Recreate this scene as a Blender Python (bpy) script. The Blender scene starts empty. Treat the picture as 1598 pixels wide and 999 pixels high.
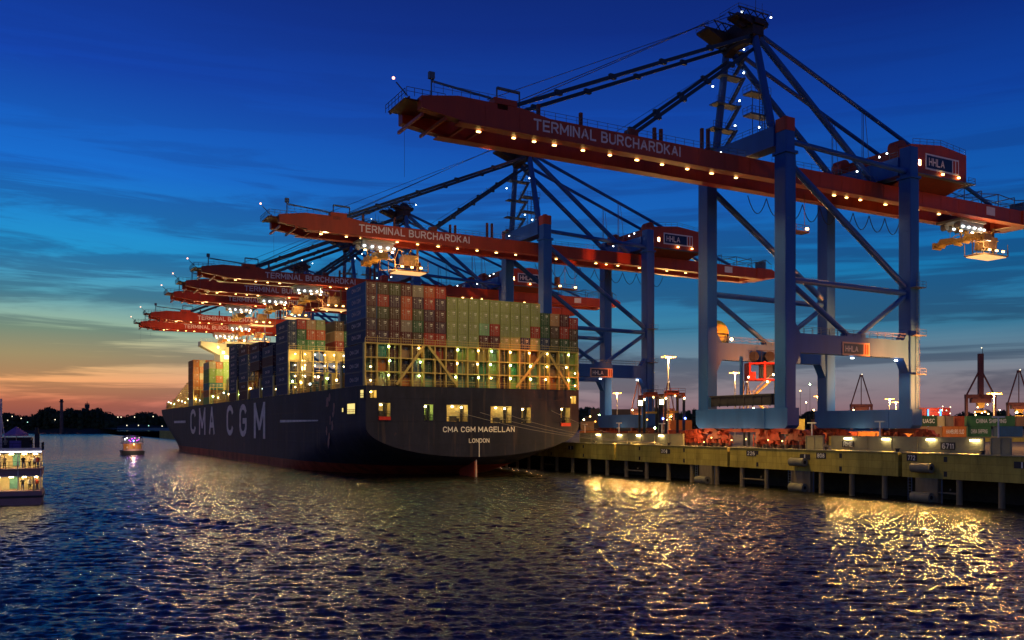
import bpy, math, random
from mathutils import Vector, Matrix
R = random.Random(7)
rad = math.radians
S = bpy.context.scene
C = S.collection

# ------------------------------------------------------------------ camera
YAW = rad(28.8); sn, cs = math.sin(YAW), math.cos(YAW)
F = 1382.5; HY = 665.4; CAMZ = 11.0          # focal length and horizon in photo pixels; X = landward, Y = along the quay
cam = bpy.data.objects.new('camera', bpy.data.cameras.new('camera'))
C.objects.link(cam); S.camera = cam
cam.location = (0, 0, CAMZ); cam.rotation_euler = (rad(90), 0, -YAW)
cam.data.sensor_width = 36; cam.data.lens = F / 1598 * 36
cam.data.shift_y = (HY - 499.5) / 1598
cam.data.clip_start = 0.5; cam.data.clip_end = 12000

def onY(x, u):                                # pixel column -> X on the plane Y = u
    r = (x - 799) / F
    return u * (sn + cs * r) / (cs - sn * r)
def onX(x, v):
    r = (x - 799) / F
    return v * (cs - sn * r) / (sn + cs * r)
def hz(y, v, u):                              # pixel row -> height at ground point (v, u)
    return CAMZ + (HY - y) / F * (sn * v + cs * u)
def atd(x, d):                                # pixel column at view depth d -> ground point
    r = (x - 799) / F * d
    return sn * d + cs * r, cs * d - sn * r

# ------------------------------------------------------------------ world: dusk sky
W = bpy.data.worlds.new("World"); S.world = W; W.use_nodes = True
nt = W.node_tree; N = nt.nodes; L = nt.links
for n in list(N): N.remove(n)
def nd(tree, typ, **kw):
    n = tree.nodes.new(typ)
    for k, v in kw.items(): setattr(n, k, v)
    return n
def mth(tree, op, a, b=None, c=None, clamp=False):
    n = tree.nodes.new('ShaderNodeMath'); n.operation = op; n.use_clamp = clamp
    for i, q in enumerate((a, b, c)):
        if q is None: continue
        if isinstance(q, (int, float)): n.inputs[i].default_value = q
        else: tree.links.new(q, n.inputs[i])
    return n.outputs[0]
def srgb(r, g, b):
    f = lambda c: ((c / 255 + .055) / 1.055) ** 2.4 if c / 255 > .04045 else c / 255 / 12.92
    return (f(r), f(g), f(b), 1)
def ramp(tree, fac, stops, interp='EASE'):
    n = tree.nodes.new('ShaderNodeValToRGB'); cr = n.color_ramp; cr.interpolation = interp
    while len(cr.elements) < len(stops): cr.elements.new(0.5)
    for e, (p, c) in zip(cr.elements, stops):
        e.position = p; e.color = c if len(c) == 4 else (*c, 1)
    tree.links.new(fac, n.inputs[0]); return n.outputs[0]
def mix(tree, fac, a, b, bt='MIX'):
    n = tree.nodes.new('ShaderNodeMix'); n.data_type = 'RGBA'; n.blend_type = bt
    if isinstance(fac, (int, float)): n.inputs[0].default_value = fac
    else: tree.links.new(fac, n.inputs[0])
    for i, q in ((6, a), (7, b)):
        if isinstance(q, tuple): n.inputs[i].default_value = q
        else: tree.links.new(q, n.inputs[i])
    return n.outputs[2]
tc = nd(nt, 'ShaderNodeTexCoord')
sep = nd(nt, 'ShaderNodeSeparateXYZ'); L.new(tc.outputs['Generated'], sep.inputs[0])
hor = mth(nt, 'SQRT', mth(nt, 'ADD', mth(nt, 'MULTIPLY', sep.outputs[0], sep.outputs[0]), mth(nt, 'MULTIPLY', sep.outputs[1], sep.outputs[1])))
tane = mth(nt, 'DIVIDE', sep.outputs[2], mth(nt, 'MAXIMUM', hor, 0.02))
el = mth(nt, 'MULTIPLY', tane, 1.6, clamp=True)           # 1.6 * tan(elevation)
P = lambda y: max(0, (HY - y) / F * 1.6)
left = ramp(nt, el, [(0, srgb(128, 76, 78)), (P(632), srgb(196, 108, 84)), (P(600), srgb(228, 158, 104)), (P(565), srgb(204, 176, 122)),
                     (P(530), srgb(150, 172, 140)), (P(480), srgb(74, 146, 164)), (P(420), srgb(10, 136, 190)), (P(300), srgb(0, 98, 190)), (P(150), srgb(0, 58, 158)), (P(0), srgb(0, 38, 124)), (.95, srgb(0, 24, 90))], 'LINEAR')
right = ramp(nt, el, [(0, srgb(96, 76, 92)), (P(640), srgb(134, 106, 114)), (P(600), srgb(134, 126, 134)), (P(560), srgb(98, 124, 142)), (P(520), srgb(46, 114, 146)),
                      (P(440), srgb(0, 112, 166)), (P(330), srgb(0, 88, 172)), (P(200), srgb(0, 62, 156)), (P(60), srgb(0, 38, 122)), (.9, srgb(0, 24, 92))], 'LINEAR')
# azimuth factor: 0 at the afterglow (towards +Y), 1 well to its right
ax = mth(nt, 'DIVIDE', sep.outputs[0], mth(nt, 'MAXIMUM', hor, 0.02))
azf = mth(nt, 'MULTIPLY_ADD', ax, 1.9, -0.10, clamp=True)
azn = nd(nt, 'ShaderNodeMapRange', interpolation_type='SMOOTHSTEP'); L.new(ax, azn.inputs[0]); azn.inputs[1].default_value = -0.02; azn.inputs[2].default_value = 0.5
sky = mix(nt, azn.outputs[0], left, right)
# darker top right corner
azd = nd(nt, 'ShaderNodeMapRange', interpolation_type='SMOOTHSTEP'); L.new(ax, azd.inputs[0]); azd.inputs[1].default_value = 0.45; azd.inputs[2].default_value = 1.0
azd.inputs[4].default_value = 0.45
sky = mix(nt, azd.outputs[0], sky, mix(nt, 1.0, sky, (0.5, 0.6, 0.66, 1), 'MULTIPLY'))
# thin dark cloud streaks low down
mp = nd(nt, 'ShaderNodeCombineXYZ')
L.new(ax, mp.inputs[0]); L.new(mth(nt, 'MULTIPLY', tane, 11.0), mp.inputs[1])
wv = nd(nt, 'ShaderNodeTexNoise'); wv.inputs['Scale'].default_value = 2.6; wv.inputs['Detail'].default_value = 6; wv.inputs['Roughness'].default_value = .6; wv.inputs['Distortion'].default_value = .6
mp2 = nd(nt, 'ShaderNodeMapping'); mp2.inputs['Rotation'].default_value = (0, 0, rad(14)); mp2.inputs['Location'].default_value = (3.3, 1.2, 0)
L.new(mp.outputs[0], mp2.inputs[0]); L.new(mp2.outputs[0], wv.inputs['Vector'])
band = ramp(nt, el, [(0, (.7, .7, .7)), (.10, (1, 1, 1)), (.26, (.95, .95, .95)), (.38, (.75, .75, .75)), (.5, (.25, .25, .25)), (.8, (.03, .03, .03))], 'EASE')
dark = ramp(nt, wv.outputs[0], [(.45, (0, 0, 0)), (.56, (1, 1, 1))], 'EASE')
lite = ramp(nt, wv.outputs[0], [(.30, (1, 1, 1)), (.45, (0, 0, 0))], 'EASE')
m1 = mth(nt, 'MULTIPLY', mth(nt, 'MULTIPLY', dark, band), .85)
sky = mix(nt, m1, sky, mix(nt, 1.0, sky, (.36, .42, .52, 1), 'MULTIPLY'))
m2 = mth(nt, 'MULTIPLY', mth(nt, 'MULTIPLY', lite, band), .30)
sky = mix(nt, m2, sky, mix(nt, 1.0, sky, (1.5, 1.35, 1.2, 1), 'MULTIPLY'))
nish = nd(nt, 'ShaderNodeTexSky', sky_type='NISHITA'); nish.sun_disc = False; nish.sun_elevation = rad(-3.0); nish.sun_rotation = rad(2)
b1 = nd(nt, 'ShaderNodeBackground'); L.new(sky, b1.inputs[0]); b1.inputs[1].default_value = 1.0
b2 = nd(nt, 'ShaderNodeBackground'); L.new(nish.outputs[0], b2.inputs[0]); b2.inputs[1].default_value = 0.05
ad = nd(nt, 'ShaderNodeAddShader'); L.new(b1.outputs[0], ad.inputs[0]); L.new(b2.outputs[0], ad.inputs[1])
wo = nd(nt, 'ShaderNodeOutputWorld'); L.new(ad.outputs[0], wo.inputs[0])

S.view_settings.view_transform = 'Standard'; S.view_settings.look = 'None'
S.view_settings.exposure = 0.22; S.view_settings.gamma = 1.0
S.cycles.max_bounces = 5; S.cycles.diffuse_bounces = 2; S.cycles.glossy_bounces = 3; S.cycles.transparent_max_bounces = 4
S.cycles.sample_clamp_indirect = 4.0; S.cycles.sample_clamp_direct = 0.0
S.cycles.caustics_reflective = False; S.cycles.caustics_refractive = False
S.cycles.use_light_tree = True; S.cycles.use_denoising = True; S.cycles.denoiser = 'OPENIMAGEDENOISE'; S.cycles.denoising_input_passes = 'RGB_ALBEDO_NORMAL'; S.cycles.denoising_prefilter = 'ACCURATE'

# ------------------------------------------------------------------ materials
MATS = {}
def mat(name, col=(.5, .5, .5), rough=.6, metal=0.0, emit=None, es=0, var=.25, vs=.8, bump=0.0, bs=4, streak=0, spec=.3):
    if name in MATS: return MATS[name]
    m = bpy.data.materials.new(name); m.use_nodes = True; t = m.node_tree
    b = t.nodes['Principled BSDF']; MATS[name] = m
    b.inputs['Roughness'].default_value = rough; b.inputs['Metallic'].default_value = metal
    b.inputs['Specular IOR Level'].default_value = spec
    if emit:
        b.inputs['Base Color'].default_value = (*emit, 1); b.inputs['Emission Color'].default_value = (*emit, 1)
        b.inputs['Emission Strength'].default_value = es; return m
    g = nd(t, 'ShaderNodeNewGeometry')
    no = nd(t, 'ShaderNodeTexNoise'); no.inputs['Scale'].default_value = vs; no.inputs['Detail'].default_value = 5; no.inputs['Roughness'].default_value = .65
    mpp = nd(t, 'ShaderNodeMapping'); mpp.inputs['Scale'].default_value = (1, 1, .22 if streak else 1)
    t.links.new(g.outputs['Position'], mpp.inputs[0]); t.links.new(mpp.outputs[0], no.inputs['Vector'])
    v = ramp(t, no.outputs[0], [(.25, (1 - var,) * 3), (.75, (1 + var,) * 3)], 'LINEAR')
    c = mix(t, 1.0, (*col, 1), v, 'MULTIPLY'); t.links.new(c, b.inputs['Base Color'])
    rr = mth(t, 'MULTIPLY_ADD', no.outputs[0], .3, rough - .15, clamp=True); t.links.new(rr, b.inputs['Roughness'])
    if bump:
        n2 = nd(t, 'ShaderNodeTexNoise'); n2.inputs['Scale'].default_value = bs; t.links.new(g.outputs['Position'], n2.inputs['Vector'])
        bp = nd(t, 'ShaderNodeBump'); bp.inputs['Strength'].default_value = bump; bp.inputs['Distance'].default_value = .1
        t.links.new(n2.outputs[0], bp.inputs['Height']); t.links.new(bp.outputs[0], b.inputs['Normal'])
    return m
def add_blocks(m, w_=2.4, h_=1.15, amt=.5):
    t = m.node_tree; b = t.nodes['Principled BSDF']; g = nd(t, 'ShaderNodeNewGeometry'); sp = nd(t, 'ShaderNodeSeparateXYZ'); t.links.new(g.outputs['Position'], sp.inputs[0])
    cm = nd(t, 'ShaderNodeCombineXYZ'); t.links.new(sp.outputs[1], cm.inputs[0]); t.links.new(sp.outputs[2], cm.inputs[1])
    bk = nd(t, 'ShaderNodeTexBrick'); bk.inputs['Scale'].default_value = 1; bk.inputs['Brick Width'].default_value = w_; bk.inputs['Row Height'].default_value = h_; bk.inputs['Mortar Size'].default_value = .03; bk.offset = 0
    bk.inputs['Color1'].default_value = (1.15, 1.15, 1.15, 1); bk.inputs['Color2'].default_value = (.72, .72, .68, 1); bk.inputs['Mortar'].default_value = (.35, .35, .3, 1); t.links.new(cm.outputs[0], bk.inputs['Vector'])
    old = b.inputs['Base Color'].links[0].from_socket; c = mix(t, amt, old, mix(t, 1.0, old, bk.outputs[0], 'MULTIPLY'))
    ns = nd(t, 'ShaderNodeTexNoise'); ns.inputs['Scale'].default_value = .35; ns.inputs['Detail'].default_value = 6; ns.inputs['Roughness'].default_value = .75
    mp_ = nd(t, 'ShaderNodeMapping'); mp_.inputs['Scale'].default_value = (1, 3, .5); t.links.new(g.outputs['Position'], mp_.inputs[0]); t.links.new(mp_.outputs[0], ns.inputs['Vector'])
    c = mix(t, mth(t, 'MULTIPLY', ramp(t, ns.outputs[0], [(.52, (0, 0, 0)), (.72, (1, 1, 1))]), .55), c, (.09, .08, .03, 1)); t.links.new(c, b.inputs['Base Color'])
def emi(name, col, s): return mat(name, emit=col, es=s)

crane_blue = mat('crane_blue', (.020, .085, .32), .42, var=.2, vs=.35, streak=1)
crane_dark = mat('crane_dark', (.03, .07, .15), .5, var=.3, vs=.6)
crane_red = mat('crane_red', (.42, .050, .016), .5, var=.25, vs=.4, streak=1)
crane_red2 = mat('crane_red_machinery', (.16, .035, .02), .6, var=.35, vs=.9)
bogie_red = mat('bogie_red', (.22, .035, .018), .55, var=.4, vs=1.2)
rail_steel = mat('handrail_steel', (.10, .13, .18), .5, var=.2)
cable_steel = mat('cable_steel', (.02, .035, .07), .5, var=.2)
sign_navy = mat('sign_navy', (.012, .02, .07), .4, var=.1)
sign_white = mat('sign_white', (.72, .66, .64), .5, var=.08)
letter_pink = mat('boom_lettering', (.80, .68, .62), .55, var=.1)
yellow_mach = mat('trolley_yellow', (.50, .26, .05), .5, var=.3, vs=1.5)
reel_yellow = mat('reel_yellow', (.55, .42, .06), .5, var=.15)
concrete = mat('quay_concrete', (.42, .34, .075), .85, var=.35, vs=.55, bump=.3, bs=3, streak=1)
add_blocks(concrete)
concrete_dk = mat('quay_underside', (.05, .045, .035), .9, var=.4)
pile_m = mat('pile_concrete', (.20, .16, .10), .85, var=.4, vs=.8, streak=1)
ground_m = mat('yard_paving', (.10, .09, .08), .8, var=.3, vs=.1)
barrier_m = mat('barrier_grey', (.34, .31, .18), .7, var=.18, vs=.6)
rubber = mat('rubber', (.02, .02, .02), .8, var=.3)
fender_m = mat('fender_rubber', (.20, .19, .14), .75, var=.3)
cream = mat('ship_cream', (.55, .40, .12), .5, var=.15, vs=.7)
white_p = mat('white_paint', (.78, .76, .70), .5, var=.1)
deck_m = mat('deck_red_brown', (.12, .05, .035), .7, var=.3)
rope_m = mat('mooring_rope', (.28, .25, .22), .9, var=.2)
red_p = mat('red_paint', (.55, .03, .02), .5, var=.15)
dark_steel = mat('dark_steel', (.03, .03, .04), .6, var=.3)
timber_dk = mat('foliage_dark', (.035, .05, .025), .9, var=.5, vs=.05)
bark = mat('bark', (.05, .04, .03), .9)
bank_m = mat('far_bank_earth', (.05, .05, .04), .9, var=.4, vs=.01)

L_warm = emi('lamp_warm', (1, .70, .30), 22); L_boom = emi('lamp_boom', (1, .62, .17), 9)
L_sod = emi('lamp_sodium', (1, .42, .07), 4.5); L_white = emi('lamp_white', (.80, .95, 1), 9)
L_green = emi('lamp_greenish', (.60, 1, .42), 50); L_red = emi('lamp_red', (1, .38, .22), 5)
L_quay = emi('lamp_quay', (1, .80, .42), 22); L_room = emi('lamp_room', (1, .74, .30), 14)
L_purple = emi('lamp_purple', (.55, .06, 1), 1.5); L_pink = emi('lamp_pink', (1, .10, .65), 1.3); L_blue = emi('lamp_blue', (.10, .18, 1), 25)
L_far = emi('lamp_far', (1, .85, .55), 2.0); L_farg = emi('lamp_far_green', (.5, 1, .8), 1.5); L_cy = emi('lamp_cyan', (.1, .55, 1), 4)

# ------------------------------------------------------------------ mesh builder
class MB:
    def __init__(s): s.v = []; s.f = []; s.m = []
    def add(s, vs, fs, mi=0):
        o = len(s.v); s.v += [tuple(p) for p in vs]; s.f += [tuple(i + o for i in f) for f in fs]; s.m += [mi] * len(fs); return s
    def box(s, x0, x1, y0, y1, z0, z1, mi=0):
        return s.add([(x0, y0, z0), (x1, y0, z0), (x1, y1, z0), (x0, y1, z0), (x0, y0, z1), (x1, y0, z1), (x1, y1, z1), (x0, y1, z1)],
                     [(0, 3, 2, 1), (4, 5, 6, 7), (0, 1, 5, 4), (1, 2, 6, 5), (2, 3, 7, 6), (3, 0, 4, 7)], mi)
    def cbox(s, x, y, z, a, b, c, mi=0): return s.box(x - a / 2, x + a / 2, y - b / 2, y + b / 2, z - c / 2, z + c / 2, mi)
    def bev(s, x0, x1, y0, y1, z0, z1, e=.12, mi=0):        # box with chamfered long vertical edges
        pts = [(x0 + e, y0), (x1 - e, y0), (x1, y0 + e), (x1, y1 - e), (x1 - e, y1), (x0 + e, y1), (x0, y1 - e), (x0, y0 + e)]
        return s.prism(pts, z0, z1, mi)
    def prism(s, pts, z0, z1, mi=0):
        n = len(pts); vs = [(x, y, z0) for x, y in pts] + [(x, y, z1) for x, y in pts]
        return s.add(vs, [tuple(range(n - 1, -1, -1)), tuple(range(n, 2 * n))] + [(i, (i + 1) % n, n + (i + 1) % n, n + i) for i in range(n)], mi)
    def prof(s, pts, a, b, axis='y', mi=0):                 # profile in the plane across axis, extruded a..b
        n = len(pts)
        mk = (lambda p, t: (p[0], t, p[1])) if axis == 'y' else (lambda p, t: (t, p[0], p[1]))
        vs = [mk(p, a) for p in pts] + [mk(p, b) for p in pts]
        return s.add(vs, [tuple(range(n)), tuple(range(2 * n - 1, n - 1, -1))] + [(i, n + i, n + (i + 1) % n, (i + 1) % n) for i in range(n)], mi)
    def tube(s, p, q, r, n=6, r2=None, mi=0):
        p = Vector(p); q = Vector(q); d = (q - p)
        if d.length < 1e-6: return s
        d.normalize(); a = d.orthogonal().normalized()
        if abs(d.z) < .99: a = d.cross(Vector((0, 0, 1))).normalized()
        b = d.cross(a); r2 = r if r2 is None else r2; vs = []
        for c, rr in ((p, r), (q, r2)):
            for i in range(n):
                t = 2 * math.pi * (i + .5) / n; vs.append(c + a * math.cos(t) * rr + b * math.sin(t) * rr)
        return s.add(vs, [tuple(range(n - 1, -1, -1)), tuple(range(n, 2 * n))] + [(i, (i + 1) % n, n + (i + 1) % n, n + i) for i in range(n)], mi)
    def path(s, pts, r, n=4):
        for a, b in zip(pts, pts[1:]): s.tube(a, b, r, n)
        return s
    def beam(s, p, q, w, h, mi=0):                          # rectangular bar between two points, w across, h upright
        p = Vector(p); q = Vector(q); d = (q - p).normalized()
        a = d.cross(Vector((0, 0, 1)));  a = a.normalized() if a.length > .01 else Vector((1, 0, 0))
        b = a.cross(d); vs = []
        for c in (p, q):
            for i, j in ((-1, -1), (1, -1), (1, 1), (-1, 1)): vs.append(c + a * w / 2 * i + b * h / 2 * j)
        return s.add(vs, [(3, 2, 1, 0), (4, 5, 6, 7), (0, 1, 5, 4), (1, 2, 6, 5), (2, 3, 7, 6), (3, 0, 4, 7)], mi)
    def ball(s, c, r, sz=1.0, mi=0):
        x, y, z = c; n = 6; vs = [(x, y, z - r * sz)]
        for t in (-.5, .5):
            for i in range(n):
                a = 2 * math.pi * (i + t) / n; vs.append((x + r * .87 * math.cos(a), y + r * .87 * math.sin(a), z + t * r * sz))
        vs.append((x, y, z + r * sz))
        fs = [(0, 1 + (i + 1) % n, 1 + i) for i in range(n)] + [(1 + i, 1 + (i + 1) % n, 7 + (i + 1) % n, 7 + i) for i in range(n)] + [(13, 7 + i, 7 + (i + 1) % n) for i in range(n)]
        return s.add(vs, fs, mi)
    def cyl(s, c, r, h, axis='z', n=14, mi=0):
        c = Vector(c); d = {'x': Vector((1, 0, 0)), 'y': Vector((0, 1, 0)), 'z': Vector((0, 0, 1))}[axis] * h / 2
        return s.tube(c - d, c + d, r, n, mi=mi)
    def rail(s, p, q, h=1.1, step=2.0, r=.05):               # handrail along an edge
        p = Vector(p); q = Vector(q); n = max(1, round((q - p).length / step)); up = Vector((0, 0, h))
        for i in range(n + 1):
            c = p.lerp(q, i / n); s.tube(c, c + up, r, 3)
        s.tube(p + up, q + up, r, 3); s.tube(p + up * .5, q + up * .5, r * .8, 3); return s
    def mesh(s, name, mats, smooth=False):
        me = bpy.data.meshes.new(name); me.from_pydata(s.v, [], s.f)
        for m in (mats if isinstance(mats, (list, tuple)) else [mats]): me.materials.append(m)
        if any(s.m): me.polygons.foreach_set('material_index', s.m)
        if smooth: me.polygons.foreach_set('use_smooth', [True] * len(s.f))
        me.update(); return me
    def build(s, name, mats, parent=None, loc=None, smooth=False):
        o = bpy.data.objects.new(name, s.mesh(name, mats, smooth)); C.objects.link(o)
        if parent: o.parent = parent
        if loc: o.location = loc
        return o
def thing(name, label, cat, loc=(0, 0, 0), rz=0, group=None, kind=None):
    o = bpy.data.objects.new(name, None); C.objects.link(o); o.location = loc; o.rotation_euler = (0, 0, rz); o.empty_display_size = .5
    return tag(o, label, cat, group, kind)
def tag(o, label, cat=None, group=None, kind=None):
    o['label'] = label
    if cat: o['category'] = cat
    if group: o['group'] = group
    if kind: o['kind'] = kind
    return o
def copy_tree(o, parent=None):
    c = o.copy(); C.objects.link(c); c.parent = parent
    for ch in list(o.children): copy_tree(ch, c)
    return c
def arc(cx, cy, rx, ry, a0, a1, n=6): return [(cx + rx * math.cos(rad(a0 + (a1 - a0) * i / n)), cy + ry * math.sin(rad(a0 + (a1 - a0) * i / n))) for i in range(n + 1)]
_t = .09
GL = {'T': (.66, [[(0, 1), (.66, 1)], [(.33, 1), (.33, 0)]]), 'E': (.58, [[(0, 0), (0, 1)], [(0, 1), (.58, 1)], [(0, .52), (.52, .52)], [(0, 0), (.58, 0)]]),
      'R': (.62, [[(0, 0), (0, 1)], [(0, 1)] + arc(.36, .74, .26, .26, 90, -90) + [(0, .48)], [(.34, .48), (.62, 0)]]), 'M': (.78, [[(0, 0), (0, 1)], [(0, 1), (.39, .25)], [(.39, .25), (.78, 1)], [(.78, 1), (.78, 0)]]),
      'I': (.0, [[(0, 0), (0, 1)]]), 'N': (.62, [[(0, 0), (0, 1)], [(0, 1), (.62, 0)], [(.62, 0), (.62, 1)]]), 'A': (.68, [[(0, 0), (.34, 1)], [(.34, 1), (.68, 0)], [(.13, .33), (.55, .33)]]),
      'L': (.52, [[(0, 1), (0, 0)], [(0, 0), (.52, 0)]]), 'B': (.60, [[(0, 0), (0, 1)], [(0, 1)] + arc(.34, .76, .22, .24, 90, -90) + [(0, .52)], [(.3, .52)] + arc(.34, .26, .26, .26, 90, -90) + [(0, 0)]]),
      'U': (.60, [[(0, 1), (0, .28)] + arc(.30, .28, .30, .28, 180, 360, 8) + [(.60, 1)]]), 'C': (.62, [arc(.32, .70, .31, .30, 15, 180, 6) + arc(.32, .30, .31, .30, 180, 345, 6)]),
      'G': (.64, [arc(.32, .70, .31, .30, 20, 180, 6) + arc(.32, .30, .31, .30, 180, 350, 6) + [(.63, .48)], [(.36, .48), (.63, .48)]]), 'H': (.60, [[(0, 0), (0, 1)], [(.60, 0), (.60, 1)], [(0, .5), (.60, .5)]]),
      'D': (.62, [[(0, 0), (0, 1)], [(0, 1), (.28, 1)] + arc(.28, .66, .34, .34, 90, 0) + arc(.28, .34, .34, .34, 0, -90) + [(0, 0)]]), 'K': (.62, [[(0, 0), (0, 1)], [(0, .38), (.58, 1)], [(.2, .58), (.62, 0)]]),
      'O': (.64, [arc(.32, .68, .32, .32, 0, 180, 8) + arc(.32, .32, .32, .32, 180, 360, 8) + [(.64, .68)]]), 'S': (.56, [arc(.28, .75, .27, .25, 20, 270, 8) + arc(.28, .25, .28, .25, 90, -160, 8)]),
      'P': (.60, [[(0, 0), (0, 1)], [(0, 1)] + arc(.34, .74, .26, .26, 90, -90) + [(0, .48)]]), '2': (.56, [arc(.28, .72, .27, .28, 160, -20, 7) + [(0, 0), (.56, 0)]]), '0': (.54, [arc(.27, .70, .27, .30, 0, 180, 8) + arc(.27, .30, .27, .30, 180, 360, 8) + [(.54, .70)]]),
      '6': (.54, [arc(.27, .72, .26, .28, 40, 180, 6) + arc(.27, .28, .27, .28, 180, 540, 12)]), '7': (.52, [[(0, 1), (.52, 1), (.18, 0)]]), '8': (.54, [arc(.27, .75, .24, .25, 0, 360, 12), arc(.27, .26, .27, .26, 0, 360, 12)]), '1': (.2, [[(0, .8), (.2, 1), (.2, 0)]]),
      '4': (.56, [[(.42, 0), (.42, 1), (0, .3), (.56, .3)]])}
TX = {}
def text_mesh(s, mtl, th=.17):                      # block capitals built from flat strokes, scaled to a unit rectangle
    k = (s, mtl.name, th)
    if k not in TX:
        m = MB(); x = 0; q = 0
        for ch in s:
            if ch == ' ': x += .42; continue
            w, st = GL[ch]
            for ln in st:
                for a, b in zip(ln, ln[1:]):
                    dx, dy = b[0] - a[0], b[1] - a[1]; l_ = math.hypot(dx, dy)
                    if l_ < 1e-5: continue
                    ux_, uy_ = dx / l_ * th * .5, dy / l_ * th * .5; e = .9 if len(ln) == 2 and abs(dx) * abs(dy) < 1e-6 else .35; q += 1
                    x0, y0, x1, y1 = x + a[0] - ux_ * e, a[1] - uy_ * e, x + b[0] + ux_ * e, b[1] + uy_ * e; z = .0013 * (q % 11)
                    y0, y1 = y0 * (1 - th) + th / 2, y1 * (1 - th) + th / 2; nx, ny = -uy_, ux_
                    m.add([(x0 - nx, y0 - ny, z), (x1 - nx, y1 - ny, z), (x1 + nx, y1 + ny, z), (x0 + nx, y0 + ny, z)], [(0, 1, 2, 3)])
            x += w + .17 + th * .75
        me = m.mesh('lettering', mtl)
        xs = [v.co.x for v in me.vertices]; ys = [v.co.y for v in me.vertices]; x0, x1, y0, y1 = min(xs), max(xs), min(ys), max(ys)
        for v in me.vertices: v.co.x = (v.co.x - x0) / (x1 - x0); v.co.y = (v.co.y - y0) / (y1 - y0)
        TX[k] = me
    return TX[k]
def text(s, mtl, parent, loc, w, h, rz=0.0, bold=.17, name='lettering', space=1.0):   # lower left corner at loc, upright, rz 0 faces -Y
    o = bpy.data.objects.new(name, text_mesh(s, mtl, .17 if bold < .1 else bold)); C.objects.link(o); o.parent = parent
    o.location = loc; o.rotation_euler = (rad(90), 0, rz); o.scale = (w, h, 1); return o
def lamp(kind, name, loc, energy, col, size=.3, parent=None, rot=None, spot=None):
    l = bpy.data.lights.new(name, kind); l.energy = energy; l.color = col
    if kind != 'AREA': l.shadow_soft_size = size
    else: l.size = size
    if spot: l.spot_size = rad(spot); l.spot_blend = .6
    o = bpy.data.objects.new(name, l); C.objects.link(o); o.location = loc
    if rot: o.rotation_euler = rot
    if parent: o.parent = parent
    return o

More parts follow.
